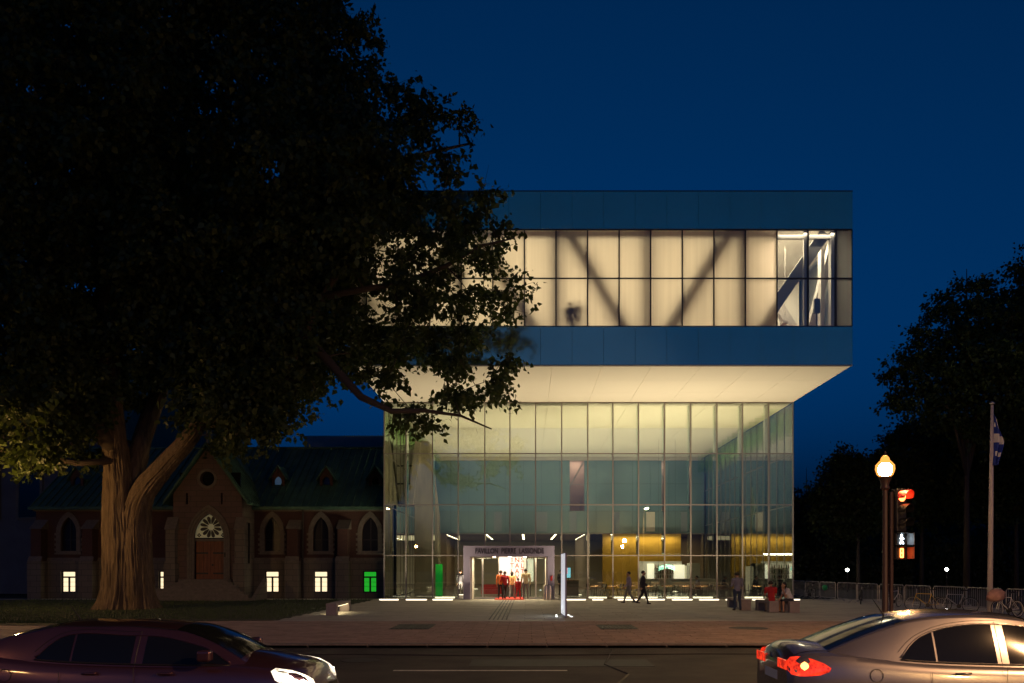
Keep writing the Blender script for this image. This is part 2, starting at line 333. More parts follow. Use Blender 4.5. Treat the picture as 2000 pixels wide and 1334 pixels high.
keep = ~((gx > -13.5) & (gy < 31.2)); gx = gx[keep]; gy = gy[keep]; n = len(gx)
hh = rng.uniform(.04, .11, n); a = rng.uniform(0, 6.28, n); wd = .012
gv = np.zeros((n, 3, 3)); gv[:, 0] = np.stack([gx-wd*np.cos(a), gy-wd*np.sin(a), np.zeros(n)], 1); gv[:, 1] = np.stack([gx+wd*np.cos(a), gy+wd*np.sin(a), np.zeros(n)], 1)
gv[:, 2] = np.stack([gx+rng.normal(0, .03, n), gy+rng.normal(0, .03, n), hh+.015], 1)
def fastmesh(name, v, k):
    v = np.ascontiguousarray(v.reshape(-1, 3), dtype=np.float32); nf = len(v)//k; me = bpy.data.meshes.new(name)
    me.vertices.add(len(v)); me.vertices.foreach_set('co', v.ravel()); me.loops.add(nf*k); me.loops.foreach_set('vertex_index', np.arange(nf*k, dtype=np.int32))
    me.polygons.add(nf); me.polygons.foreach_set('loop_start', np.arange(0, nf*k, k, dtype=np.int32)); me.polygons.foreach_set('loop_total', np.full(nf, k, np.int32)); me.update(calc_edges=True); return me
tag(put('grass', fastmesh('grass', gv, 3), M['grass']), 'short dark lawn grass around the big tree', 'grass', kind='stuff')
# === MUSEUM ===
GY = 52.0; BY = 42.43; X0 = -8.76; X1 = 16.25; ZC = 12.04; HB = 77.6
mus = empty('museum_building', (3.75, GY, 0)); tag(mus, 'modern glass museum with glowing frosted box cantilevered over a tall lit glass hall', 'museum')
def xg(px): return (px-VX)*GY/F
def zg(py): return H+(VY-py)*GY/F
def xb(px): return (px-VX)*BY/F
def zb(py): return H+(VY-py)*BY/F
def area(name, loc, rot, sx, sy, power, c, parent=None, spread=None):
    l = bpy.data.lights.new(name, 'AREA'); l.shape = 'RECTANGLE'; l.size = sx; l.size_y = sy; l.energy = power; l.color = c
    if spread: l.spread = R(spread)
    o = bpy.data.objects.new(name, l); col.objects.link(o)
    if parent: o.parent = parent; o.location = Vector(loc)-worigin(parent)
    else: o.location = loc
    o.rotation_euler = rot; return o
# ---- upper gallery box
ug = MB().box(X0+.05, X1-.05, BY+.3, 92, 20.35, 20.62).build('upper_gallery', M['white_wall'], mus)
MB().box(X0, X0+.25, BY+.2, 92, ZC+.25, 20.7).build('side_wall', M['bluepanel'], ug)
MB().box(X1-.25, X1, BY+.2, 92, 18.85, 20.7).build('side_wall', M['bluepanel'], ug)
MB().box(X1-.25, X1, BY+.2, 92, ZC+.25, 13.99).build('side_wall', M['bluepanel'], ug)
MB().box(X1-.08, X1, BY+.2, 92, 13.99, 18.85).build('side_wall', M['tpane_dim'], ug)
MB().box(X0+.25, X1-.25, BY+7.6, BY+7.8, 13.5, 19.4).build('gallery_wall', M['white_wall'], ug)
MB().box(X0+.25, X1-.25, BY+.5, BY+7.6, 13.35, 13.6).build('gallery_floor', M['wood'], ug)
MB().box(X0+.25, X1-.25, BY+.35, BY+7.6, 18.95, 19.2).build('gallery_ceiling', M['white_wall'], ug)
# spandrel bands: panels half a bay off the window grid
seams = [X0]+[xb(1611)-k*1.5785 for k in range(16, -1, -1) if xb(1611)-k*1.5785 > X0+.3]+[X1]
for z0, z1 in ((zb(448)+.03, zb(374)), (ZC+.02, zb(637)-.03)):
    for a_, b_ in zip(seams, seams[1:]):
        bevel(MB().box(a_+.005, b_-.005, BY, BY+.16, z0, z1).build('spandrel_panel', M['spandrel'], ug), .003)
    MB().box(X0+.02, X1-.02, BY+.17, BY+.28, z0, z1).build('spandrel_backing', M['dark_alu'], ug)
MB().box(X0, X1, BY-.01, BY+.2, zb(374), zb(374)+.05).build('coping', M['dark_alu'], ug)
MB().box(X0, X1, BY-.012, BY+.18, ZC-.03, ZC+.018).build('edge_trim', M['alu'], ug)
cols_ = [X0]+[xb(1518)-k*1.5785 for k in range(13, -1, -1) if xb(1518)-k*1.5785 > X0+.3]
full = cols_+[xb(1579), xb(1633), X1]
zt, zm, zl = zb(448), zb(543), zb(637)
for i, (a_, b_) in enumerate(zip(full, full[1:])):
    for z0, z1 in ((zl, zm), (zm, zt)):
        if b_ <= xb(1518)+.01: mm = M['tpane']; nm = 'frosted_pane'
        elif b_ < X1-.01: mm = M['fin']; nm = 'clear_pane'
        else: mm = M['tpane_dim']; nm = 'grey_pane'
        MB().box(a_+.02, b_-.02, BY+.07, BY+.074 if nm != 'clear_pane' else BY+.09, z0+.02, z1-.02).build(nm, mm, ug)
for x_ in full: MB().box(max(X0, x_-.028), min(X1, x_+.028), BY+.005, BY+.2, zl, zt).build('mullion', M['dark_alu'], ug)
for z_ in (zl, zm, zt):
    for a_, b_ in zip(full, full[1:]): MB().box(a_+.028, b_-.028, BY+.02, BY+.16, z_-.026, z_+.026).build('transom', M['dark_alu'], ug)
# truss behind the panes
TY = BY+.56
def tb(p, q, w_, mm=M['truss'], y=TY, name='truss_diagonal', d=.3): MB().bar((xb(p[0]), y, zb(p[1])), (xb(q[0]), y, zb(q[1])), w_, d, up=(0, 1, 0)).build(name, mm, ug)
tb((1110, 452), (1228, 652), .58); tb((1298, 652), (1428, 446), .58); tb((925, 446), (1052, 652), .58); tb((905, 446), (785, 652), .58)
tb((1478, 652), (1618, 448), .56)
for px_ in (1087, 1262, 1448, 900, 720): tb((px_, 655), (px_, 440), .42, name='truss_post')
MB().box(X0+.3, xb(1518), TY-.15, TY+.15, zb(466), zb(452)).build('truss_chord', M['truss'], ug)
# clear end bay: white room with crossing braces
MB().box(xb(1518)-.12, xb(1518)-.02, BY+1.0, BY+7.6, 13.6, 18.95).build('partition', M['white_wall'], ug)
MB().box(xb(1518)+.02, xb(1633)-.02, BY+.25, BY+.45, zb(462), zb(455)).build('blind_box', M['truss'], ug)
MB().box(xb(1573), xb(1580), BY+.2, BY+.4, zl, zt).build('white_post', M['truss_light'], ug)
MB().box(xb(1626), xb(1633), BY+.2, BY+.6, zl, zt).build('white_post', M['truss_light'], ug)
MB().box(xb(1616), xb(1623), BY+.9, BY+1.4, zl-.4, zt).build('white_post', M['truss_light'], ug)
MB().bar((xb(1545), BY+3.2, zb(540)), (xb(1612), BY+3.0, zb(655)), .5, .4, up=(0, 1, 0)).build('brace', M['truss_light'], ug)
MB().bar((xb(1575), BY+5.0, zb(530)), (xb(1650), BY+5.0, zb(655)), .45, .4, up=(0, 1, 0)).build('brace', M['truss_light'], ug)
MB().bar((15.75, BY+1.2, 18.8), (15.75, BY+6.5, 13.6), .4, .4, up=(1, 0, 0)).build('brace', M['truss'], ug)
MB().cyl((xb(1538), BY+2.2, 18.95), (xb(1538), BY+2.2, 16.6), .02, 6).build('pendant_rod', M['truss'], ug)
MB().box(xb(1525), xb(1545), BY+1.8, BY+2.7, 16.42, 16.58).build('pendant_light', M['truss_light'], ug)
MB().cyl((xb(1564), BY+2.6, 18.95), (xb(1564), BY+2.6, 15.0), .012, 6).build('pendant_rod', M['truss_light'], ug)
MB().box(xb(1558), xb(1568), BY+2.4, BY+3.0, 14.85, 15.0).build('pendant_light', M['truss_light'], ug)
MB().box(xb(1603), xb(1614), BY+.9, BY+1.1, zb(600), zb(572)).build('loudspeaker', M['blackp'], ug)
MB().cyl((xb(1608), BY+1.0, 13.6), (xb(1608), BY+1.0, zb(600)), .03, 8).build('loudspeaker_pole', M['blackp'], ug)
area('gallery_light', (1.7, BY+7.3, 16.4), (R(-90), 0, 0), 19.6, 4.6, 1230, (1, .86, .60), ug)
area('post_fill_light', (14.0, BY+.16, zt-.12), (R(20), 0, 0), 2.8, .06, 22, (1, .80, .62), ug)  # unseen fill lamp added to brighten the fronts of the white posts
area('end_bay_light', (14.1, BY+3.0, 18.85), (0, 0, 0), 2.4, 4.5, 520, (1, .80, .60), ug)
# ---- soffit and hall ceiling: one plane of panels
so = MB().box(X0, X1, BY+.2, 92, ZC+.06, ZC+.2).build('soffit', M['soffit'], mus)
nx = 10; wx = (X1-X0)/nx; ys = [BY+.2, BY+3.4, BY+6.6, GY-.12]
for i in range(nx):
    for a_, b_ in zip(ys, ys[1:]): MB().box(X0+i*wx+.006, X0+(i+1)*wx-.006, a_+.006, b_-.006, ZC, ZC+.05).build('soffit_panel', M['soffit'], so)
for i in range(5):
    for k in range(4): MB().box(X0+i*wx*2+.006, X0+(i+1)*wx*2-.006, GY+.1+k*6.4, GY+.1+(k+1)*6.4-.012, ZC+.004, ZC+.05).build('ceiling_panel', M['soffit'], so)
# ---- glass hall
hall = MB().box(X0-.1, X1+.1, GY-.15, 100, -.4, .006).build('glass_hall', M['hallfloor'], mus)
gx_ = [X0]+[xg(p) for p in (793, 845, 895, 947, 996, 1046, 1097, 1148, 1197, 1247, 1298, 1349, 1400, 1450, 1501)]+[X1]
gz_ = [0.03, zg(1085), zg(986), zg(886), ZC-.03]
PL, PR = xg(903), xg(1085)          # portal zone
for i, (a_, b_) in enumerate(zip(gx_, gx_[1:])):
    for k, (z0, z1) in enumerate(zip(gz_, gz_[1:])):
        if k == 0 and a_ > PL-.5 and b_ < PR+.5: continue
        MB().box(a_+.03, b_-.03, GY-.015, GY+.015, z0+.03, z1-.03).build('pane', M['pane'], hall)
        if k > 0: MB().box(a_+.03, b_-.03, GY-.04, GY+.03, z0-.03, z0+.03).build('transom', M['alu'], hall)
    MB().box(a_+.03, b_-.03, GY-.05, GY+.05, ZC-.06, ZC-.003).build('head_rail', M['alu'], hall)
for i, x_ in enumerate(gx_):
    lo = 0.03 if not (PL+.2 < x_ < PR-.2) else 3.2
    MB().box(x_-.035, x_+.035, GY-.08, GY+.05, lo, ZC-.003).build('mullion', M['alu'], hall)
    if 0 < i < len(gx_)-1:
        for z0, z1 in ((zg(1085)+.1, zg(986)-.06), (zg(986)+.06, zg(886)-.06), (zg(886)+.06, ZC-.08)):
            MB().box(x_-.012, x_+.012, GY+.06, GY+1.15, z0, z1).build('glass_fin', M['fin'], hall)
        for z_ in gz_[2:4]: MB().box(x_-.04, x_+.04, GY+.06, GY+.4, z_-.05, z_+.05).build('fin_bracket', M['alu'], hall)
for X_, s_ in ((X1, -1), (X0, 1)):
    ysd = [GY+.1+k*1.6 for k in range(17)]
    for j, (a_, b_) in enumerate(zip(ysd, ysd[1:])):
        for z0, z1 in ((.03, zg(986)), (zg(986), ZC-.03)):
            MB().box(X_-.015, X_+.015, a_+.03, b_-.03, z0+.03, z1-.03).build('side_pane', M['pane'], hall)
        MB().box(X_-.04, X_+.04, b_-.03, b_+.03, .03, ZC-.003).build('side_mullion', M['alu'], hall)
        MB().bar((X_+s_*.05, b_, 11.2), (X_+s_*1.0, b_, 11.2), .012, 1.5).build('side_fin', M['fin'], hall)
        MB().box(X_-.03, X_+.03, a_+.03, b_-.03, zg(986)-.03, zg(986)+.03).build('side_transom', M['alu'], hall)
        MB().box(X_-.03, X_+.03, a_+.03, b_-.03, zg(886)-.03, zg(886)+.03).build('side_transom', M['alu'], hall)
# back wall of the hall: glazed upper floors, lower lobby opening
def xh(px): return (px-VX)*HB/F
def zh(py): return H+(VY-py)*HB/F
wl, wr, wz0, wz1 = xh(1113), xh(1141), zh(998), zh(896)
xs = sorted([X0+.1, X1-.1, wl, wr]+[X0+.1+k*1.66 for k in range(1, 15) if not (wl-.5 < X0+.1+k*1.66 < wr+.5)])
for a_, b_ in zip(xs, xs[1:]):
    inw = a_ >= wl-.01 and b_ <= wr+.01
    for z0, z1, mm, nm in ((zh(1041), zh(998), M['backband'], 'parapet_panel'), (zh(998), zh(945), M['backglass'], 'wall_panel'), (zh(945), ZC-.35, M['backglass'], 'wall_panel')):
        if inw and nm == 'wall_panel': continue
        MB().box(a_+.008, b_-.008, HB, HB+.12, z0+.008, z1-.008).build(nm, mm, hall)
for pa, pb in ((1047, 1069), (1195, 1210), (1262, 1279), (1330, 1346), (1112, 1126), (965, 980)):
    MB().box(xh(pa), xh(pb), HB-.03, HB-.002, zh(1038), zh(1000)).build('pale_panel', M['white_wall'] if pa == 1262 else M['bluepanel'], hall)
MB().box(X0+.1, X1-.1, HB-.05, HB+.15, ZC-.34, ZC-.01).build('cornice', M['white_wall'], hall)
MB().box(X0+.1, X1-.1, HB-.06, HB+.14, zh(1041)-.12, zh(1041)).build('slab_edge', M['alu'], hall)
MB().box(X0+.1, X1-.1, HB+.16, HB+.3, zh(1041)-.1, wz0-.01).build('slab_core', M['dark_alu'], hall)
MB().box(X0+.1, wl-.05, HB+.16, HB+.3, wz0, ZC-.1).build('slab_core', M['dark_alu'], hall)
MB().box(wr+.05, X1-.1, HB+.16, HB+.3, wz0, ZC-.1).build('slab_core', M['dark_alu'], hall)
rm = MB().box(wl-.6, wr+.6, HB+3.0, HB+3.2, wz0-.3, wz1+.5).build('landing_room', mat('landing_wall', (.62, .45, .38), .7), hall)
MB().bar((wl, HB+.5, zh(950)), (wr, HB+.5, zh(900)), .09, .12).build('stair_handrail', M['truss'], rm)
MB().bar((wl, HB+.14, zh(946)), (wr, HB+.14, zh(946)), .05, .05).build('window_rail', M['truss'], rm)
MB().bar((wl+1.0, HB+1.5, zh(990)), (wl+1.15, HB+1.5, zh(968)), .05, .5).build('newel', M['truss'], rm)
area('landing_light', ((wl+wr)/2, HB+1.6, wz1+.2), (0, 0, 0), 1.2, 2.2, 60, (1, .76, .62), hall)
# lobby under the slab
LZ = zh(1041)-.1
MB().box(X0+.1, X1-.1, HB+.3, 99, LZ, LZ+.2).build('lobby_ceiling', M['brownceil'], hall)
MB().box(X0+.1, X1-.1, 98.8, 99, 0, LZ).build('lobby_wall', M['white_wall'], hall)
MB().box(X1-.3, X1-.1, HB+.3, 98.8, 0, LZ-.002).build('lobby_side_wall', M['brownceil'], hall)
MB().box(X0+.1, X0+.3, HB+.45, 98.8, 0, LZ-.002).build('lobby_side_wall', M['brownceil'], hall)
MB().box(X0+.1, xh(872), HB+.2, HB+.4, 0, LZ).build('lobby_side_wall', M['brownceil'], hall)
MB().box(xh(1143), xh(1148), HB-2.5, 96, 0, LZ-.01).build('curtain_wall_lining', mat('pleated_curtain', (.42, .36, .34), .9, var=.35, vs=2, stretch=(3, 3, .05)), hall)
MB().box(xh(1176), xh(1328), HB-.5, HB+.0-.1, .0, LZ-.01).build('ochre_wall', M['ochre'], hall)
for rx in (-7.5, -3.8, -.4, 2.6, 5.3):
    for ry in range(6):
        MB().lathe([(.1, 0), (.1, .02)], 12, (rx, HB+1.2+ry*2.6, LZ-.021)).build('downlight', M['warm_dot'], hall)
area('lobby_light', (-1, HB+9, LZ-.06), (0, 0, 0), 12, 14, 380, (1, .76, .45), hall)
area('side_lobby_fill', (11, HB+9, LZ-.06), (0, 0, 0), 8, 12, 130, (1, .76, .45), hall)  # unseen lamp added to brighten the right part of the lobby
area('cafe_light', (10.4, HB-1.0, 4.7), (R(12), 0, 0), 6.4, .15, 85, (1, .74, .36), hall)
# concrete stair shaft at the left
def pl(px, py, Y=60.0): q = P(px, py, Y); return (q.x, q.z)
sh = [pl(809, 1178), pl(858, 1178), pl(855, 1010), pl(843, 905), pl(838, 862), pl(822, 860), pl(806, 950), pl(809, 985)]
bevel(MB().prism(sh, 'y', 60, 61.6).build('concrete_shaft', M['concrete'], hall), .05, 2)
MB().prism([pl(798, 985), pl(808, 985), pl(823, 866), pl(812, 862)], 'y', 59.6, 60.4).build('stair_wall', M['concrete'], hall)
MB().prism([pl(752, 985), pl(809, 985), pl(823, 858), pl(752, 858)], 'y', 62.5, 62.7).build('stair_screen', M['white_wall'], hall)
for py_ in (910, 945, 985): MB().bar((X0+.2, 61.5, pl(0, py_, 61.5)[1]), (pl(812, 0, 61.5)[0], 61.5, pl(0, py_, 61.5)[1]), .12, .1).build('stair_landing', M['dark'], hall)
# ---- rear volume, glimpsed over the old roof
MB().prism([(P(618, 0, 74).x, 70), (-9.3, 70), (-9.3, 90), (P(618, 0, 74).x, 90)], 'z', 0, P(0, 851, 70).z).build('rear_wing', M['bluepanel'], mus)
# ---- entrance portal
PY = 50.9
def xp(px): return (px-VX)*PY/F
def zp(py): return H+(VY-py)*PY/F
po = MB().box(xp(905), xp(1083), PY, GY+.6, zp(1087), zp(1066)).build('entrance_portal', M['portal'], mus)
MB().box(xp(905), xp(918), PY, GY+.6, .006, zp(1087)-.004).build('jamb', M['portal'], po)
MB().box(xp(1070), xp(1083), PY, GY+.6, .006, zp(1087)-.004).build('jamb', M['portal'], po)
me = text_mesh('PAVILLON  PIERRE  LASSONDE', .44, .02); wd_ = max(v.co.x for v in me.vertices)-min(v.co.x for v in me.vertices)
me.transform(Matrix.Diagonal((((1062-928)*PY/F)/wd_, 1, 1, 1)))
put('lettering', me, M['lettering'], po, Vector((xp(995), PY-.012, zp(1081)))-worigin(po))
dg_ = GY+.5
for a_, b_ in ((921, 940), (940, 973), (1022, 1047), (1047, 1067)):
    d_ = MB().box(xp(a_)+.04, xp(b_)-.04, dg_, dg_+.02, .1, zp(1089)).build('door_leaf', M['pane'], po)
    f_ = MB()
    f_.box(xp(a_), xp(a_)+.05, dg_-.03, dg_+.05, .01, zp(1088)); f_.box(xp(b_)-.05, xp(b_), dg_-.03, dg_+.05, .01, zp(1088)); f_.box(xp(a_)+.05, xp(b_)-.05, dg_-.03, dg_+.05, .01, .1)
    f_.build('door_frame', M['steel'], d_)
for px_ in (965, 995, 1025): MB().lathe([(.075, 0), (.08, .03)], 14, (xp(px_), PY+.35, zp(1087)-.036)).build('downlight', M['warm_dot'], po)
area('portal_light', (xp(995), PY+.8, zp(1088)-.05), (0, 0, 0), 4.2, .8, 170, (1, .82, .50), po)
area('vestibule_light', (xp(995), GY+2.4, 3.1), (0, 0, 0), 4.2, 1.6, 150, (1, .84, .56), po)
MB().box(xp(918), xp(1070), GY+.62, GY+3.4, 3.14, 3.24).build('vestibule_ceiling', M['white_wall'], po)
MB().box(xp(918)+.003, xp(918)+.12, PY+.35, GY+.45, .01, zp(1088)).build('inner_lining', M['soffit'], po); MB().box(xp(1070)-.12, xp(1070)-.003, PY+.35, GY+.45, .01, zp(1088)).build('inner_lining', M['soffit'], po)
MB().box(xp(1075), xp(1079), PY-.05, PY-.001, zp(1134), zp(1125)).build('call_button', M['red'], po)
tag(MB().box(xp(966), xp(1024), PY-.35, GY+2.6, .012, .03).build('carpet', M['carpet']), 'red entrance carpet in the portal doorway', 'carpet')
# poster wall inside, no lamp itself, brightened with added emission
sy = GY+4.0
def xs_(px): return (px-VX)*sy/F
def zs_(py): return H+(VY-py)*sy/F
scn = MB().box(xs_(975), xs_(1028), sy, sy+.12, .9, zs_(1087)).build('poster_wall', M['poster']); tag(scn, 'bright white poster wall with red letters behind the portal', 'poster')
for r_, row in enumerate(('INS', 'TAL', 'LAT', ' V ')):
    for c_, ch in enumerate(row):
        if ch != ' ':
            me = text_mesh(ch, .44, .01); put('letter', me, M['posterred'], scn, (xs_(1000+c_*10), sy-.012, zs_(1098+r_*11)))
MB().box(xs_(975)+.3, xs_(1028)-.3, sy+.02, sy+.1, 0.01, .9).build('stand', M['dark'], scn)
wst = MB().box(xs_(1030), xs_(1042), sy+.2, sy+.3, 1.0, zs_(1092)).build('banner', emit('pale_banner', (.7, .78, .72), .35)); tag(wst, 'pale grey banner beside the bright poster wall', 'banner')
MB().box(xs_(1035), xs_(1037), sy+.22, sy+.28, .01, 1.0).build('stand', M['dark'], wst)
# litter bins
for k, px_ in enumerate((1066.5, 1074.5)):
    b_ = MB().lathe([(.17, 0), (.17, .82), (.16, .85), (.11, .86)], 18, (xp(px_), PY-.3, .004)).build('litter_bin', M['steel'], smooth=False)
    tag(b_, ('round steel litter bin just inside the portal opening', 'round steel litter bin in front of the right portal jamb')[k], 'bin', 'steel bins by the portal'); autosmooth(b_.data)
    MB().lathe([(.112, 0), (.108, .02)], 16, (xp(px_), PY-.3, .862)).build('lid_opening', M['blackp'], b_)
# in-ground uplights: outer row lights the soffit, inner row the hall ceiling
def uplight(x0, x1, y, power, label, group):
    o = MB().box(x0, x1, y-.05, y+.05, .0, .085).build('ground_uplight', M['strip']); tag(o, label, 'floor light', group)
    MB().box(x0-.02, x1+.02, y-.075, y-.052, -.03, .012).build('rim', M['steel'], o)
    MB().box(x0-.02, x1+.02, y+.052, y+.075, -.03, .07).build('rim', M['steel'], o)
    area('uplight_beam', ((x0+x1)/2, y, .095), (R(180), 0, 0), x1-x0, .09, power, (1, .80, .50), o, 130)
for px0, px1 in ((741, 778), (793, 833), (845, 884), (1106, 1144), (1157, 1178), (1207, 1247), (1262, 1298), (1313, 1352), (1366, 1404), (1418, 1436), (1470, 1500), (1540, 1562)):
    y_ = 49.6; uplight((px0-VX)*y_/F, (px1-VX)*y_/F, y_, 120, 'slim low floor light glowing on the plaza along the glass wall', 'floor lights outside the glass wall')
for px0, px1 in ((850, 888), (1150, 1185), (1199, 1235), (1250, 1284), (1302, 1345), (1354, 1392), (1455, 1490)):
    y_ = 53.4; uplight((px0-VX)*y_/F, (px1-VX)*y_/F, y_, 170, 'slim low floor light just inside the glass wall', 'floor lights inside the glass wall')
for k, (x_, y_, p_) in enumerate([(x_, y_, p_) for x_ in (-4.5, 3.5, 11.5) for y_, p_ in ((58, 46), (66, 62), (73.5, 56))]):  # floodlights added to make the hall ceiling evenly bright
    o = MB().lathe([(.22, 0), (.22, .06), (.17, .08)], 16, (x_, y_, .006)).build('added_ceiling_flood', M['strip']); tag(o, 'added round floor floodlight brightening the hall ceiling inside the museum', 'floodlight', 'added floodlights inside the hall')
    l = bpy.data.lights.new('flood_beam', 'SPOT'); l.energy = p_*45; l.spot_size = R(104); l.spot_blend = 1; l.color = (1, .82, .54); l.shadow_soft_size = .2
    lo = bpy.data.objects.new('flood_beam', l); col.objects.link(lo); lo.parent = o; lo.location = (x_, y_, .12); lo.rotation_euler = (R(180), 0, 0)
    MB().lathe([(.26, 0), (.26, .05)], 16, (x_, y_, .0)).build('bezel', M['steel'], o)
# === OLD CONVENT ===
CY = 54.0; s_c = F/CY
def xc(px, Y=CY): return (px-VX)*Y/F
def zc(py, Y=CY): return H+(VY-py)*Y/F
cv = empty('old_convent', (-20, CY, 0)); tag(cv, 'dark gothic brick building with green copper roof and pointed windows beside the museum', 'building')
XL, XR = xc(70), X0-.25
wins = [135, 230, 320, 532, 627, 723]
EZ = zc(990)
holes = []
for px_ in wins:
    if px_ == 320: continue
    holes.append(arch_pts(xc(px_), zc(1076), zc(1040), .52, 1.0))
plz = zc(1096)
wall = put('brick_wall', plate([(XL, plz), (XR, plz), (XR, EZ), (XL, EZ)], holes, .35), M['brick'], cv, Vector((0, CY, 0))-worigin(cv))
bh = []
for px_ in wins:
    if px_ == 320: px_ = 325
    bh.append([(xc(px_)-.46, zc(1158)), (xc(px_)+.46, zc(1158)), (xc(px_)+.46, zc(1115)), (xc(px_)-.46, zc(1115))])
base = put('stone_plinth', plate([(XL-.1, -.1), (XR, -.1), (XR, plz), (XL-.1, plz)], bh, .5), M['stone'], cv, Vector((0, CY-.13, 0))-worigin(cv))
MB().prism([(CY-.13, plz), (CY-.003, plz+.22), (CY-.003, plz)], 'x', XL, XR).build('water_table', M['trim'], cv)
MB().box(XL-.1, XR, CY-.18, CY-.003, EZ-.28, EZ).build('cornice', M['trim'], cv)
MB().box(XL, XR, CY+.6, CY+.7, 0, EZ).build('inner_wall', M['farwall'], cv)
MB().box(XL-.02, XL+.3, CY+.36, 66, -.1, EZ).build('end_wall', M['brick'], cv)
for px_ in wins:
    c = xc(px_)
    if px_ != 320:
        ou = arch_pts(c, zc(1080), zc(1040), .78, 1.35); inn = arch_pts(c, zc(1076), zc(1040), .5, .97)
        wd_ = put('arched_window', plate(ou, [inn], .14), M['trim'], cv, Vector((0, CY-.1, 0))-worigin(cv))
        for k in range(4):
            z_ = zc(1076)+k*.33
            for s in (-1, 1): MB().box(c+s*.78-.11, c+s*.78+.11, CY-.09, CY-.004, z_, z_+.15).build('quoin', M['trim'], wd_)
        MB().box(c-.85, c+.85, CY-.16, CY-.002, zc(1083), zc(1080)).build('sill', M['trim'], wd_)
        put('pane', plate(arch_pts(c, zc(1076), zc(1040), .49, .96), [], .02), M['oldglass'], wd_, Vector((0, CY+.2, 0))-worigin(wd_))
        MB().box(c-.03, c+.03, CY+.14, CY+.2, zc(1076), zc(1040)+.85).build('mullion', M['dark'], wd_)
        MB().box(c-.48, c+.48, CY+.15, CY+.19, zc(1055), zc(1055)+.05).build('transom', M['dark'], wd_)
    c = xc(325 if px_ == 320 else px_); z0, z1 = zc(1158), zc(1115); lit = M['wingreen'] if px_ == 723 else M['winlight']
    zt_ = z0+(z1-z0)*.68
    bw_ = MB(); y_ = CY+.0
    for a_, b_, q0, q1 in ((c-.46, c-.38, z0, z1), (c+.38, c+.46, z0, z1), (c-.38, c+.38, z0, z0+.09), (c-.38, c+.38, z1-.07, z1), (c-.38, c+.38, zt_, zt_+.1), (c-.055, c+.055, z0+.09, zt_)): bw_.box(a_, b_, y_, y_+.1, q0, q1)
    bo = bw_.build('basement_window', M['dark'], cv)
    for a_, b_, q0, q1 in ((c-.38, c-.055, z0+.09, zt_), (c+.055, c+.38, z0+.09, zt_), (c-.38, c+.38, zt_+.1, z1-.07)): MB().box(a_, b_, y_+.06, y_+.075, q0, q1).build('lit_pane', lit, bo)
    for q in (.33, .62): MB().box(c-.38, c+.38, y_+.045, y_+.055, z0+.09+(zt_-z0)*q, z0+.1+(zt_-z0)*q+.008).build('glazing_bar', M['trim'], bo)
for px_ in (83, 182, 577, 674):
    c = xc(px_); b_ = MB().box(c-.32, c+.32, CY-.75, CY-.004, plz, zc(1034)).build('buttress', M['brick'], cv)
    MB().prism([(CY-.85, zc(1034)), (CY-.004, zc(1015)), (CY-.004, zc(1034))], 'x', c-.4, c+.4).build('cap_stone', M['trim'], b_)
    MB().box(c-.42, c+.42, CY-.95, CY-.14, -.1, plz-.01).build('buttress_base', M['stone'], b_)
    MB().prism([(CY-.95, plz-.01), (CY-.76, plz+.3), (CY-.76, plz-.01)], 'x', c-.42, c+.42).build('weathering', M['trim'], b_)
MB().cyl((xc(593), CY-.2, 0), (xc(593), CY-.2, EZ), .06, 10).build('downpipe', M['iron'], cv)
# copper roof
RY = CY+6.2; RZ = H+(VY-876)*RY/F
a0 = Vector((0, CY-.45, EZ-.06)); a1 = Vector((0, RY, RZ)); rl = (a1-a0).length; rd = (a1-a0)/rl; rn = Vector((0, -rd.z, rd.y))
roof = MB().prism([(a0.y, a0.z), (a1.y, a1.z), (2*RY-a0.y, a0.z), (2*RY-a0.y, a0.z-.15), (a0.y, a0.z-.15)], 'x', XL-.2, XR).build('copper_roof', M['copper'], cv)
rib = MB().bar((0, 0, 0), rd*rl, .05, .09, up=rn).mesh(); k = XL-.1
ro = worigin(roof)
while k < XR: put('standing_seam', rib, M['copper'], roof, Vector((k, a0.y, a0.z))+rn*.04-ro); k += .46
MB().cyl((XL-.2, RY, RZ+.02), (XR, RY, RZ+.02), .1, 10).build('ridge_cap', M['copper'], roof)
MB().box(XL-.2, XR, CY-.55, CY-.4, EZ-.2, EZ-.02).build('gutter', M['copper'], roof)
for px_ in (150, 250, 543, 637, 733):
    t_ = .42; fp = a0+rd*rl*t_; y_ = fp.y-.55; c = (px_-VX)*y_/F; zb_ = H+(VY-963)*y_/F; zs = H+(VY-932)*y_/F; za = H+(VY-909)*y_/F
    d_ = put('dormer', plate([(c-.42, zb_), (c+.42, zb_), (c+.42, zs), (c, za-.12), (c-.42, zs)], [arch_pts(c, zb_+.15, zb_+.75, .24, .34)], .12), M['brick'], cv, Vector((0, y_, 0))-worigin(cv))
    MB().box(c-.42, c-.34, y_+.121, y_+1.6, zb_, zs).build('cheek', M['copper'], d_); MB().box(c+.34, c+.42, y_+.121, y_+1.6, zb_, zs).build('cheek', M['copper'], d_)
    MB().box(c-.3, c+.3, y_+.13, y_+.15, zb_+.1, zb_+1.1).build('pane', M['darkglass'] if px_ != 543 else emit('painted_sky_pane', (.1, .22, .42), .14), d_)  # one dormer pane has its sky light painted in as blue emission
    for s in (-1, 1):
        MB().bar((c+s*.27, y_+.75, (zs+za)/2+.0), (c+s*.2701, y_+.751, (zs+za)/2+.0), .01).build('flashing', M['copper'], d_)
        pr = [(c, za), (c+s*.62, zs-.14), (c+s*.62, zs-.22), (c, za-.1)]
        MB().prism(pr, 'y', y_-.18, y_+2.4).build('dormer_roof', M['copper'], d_)
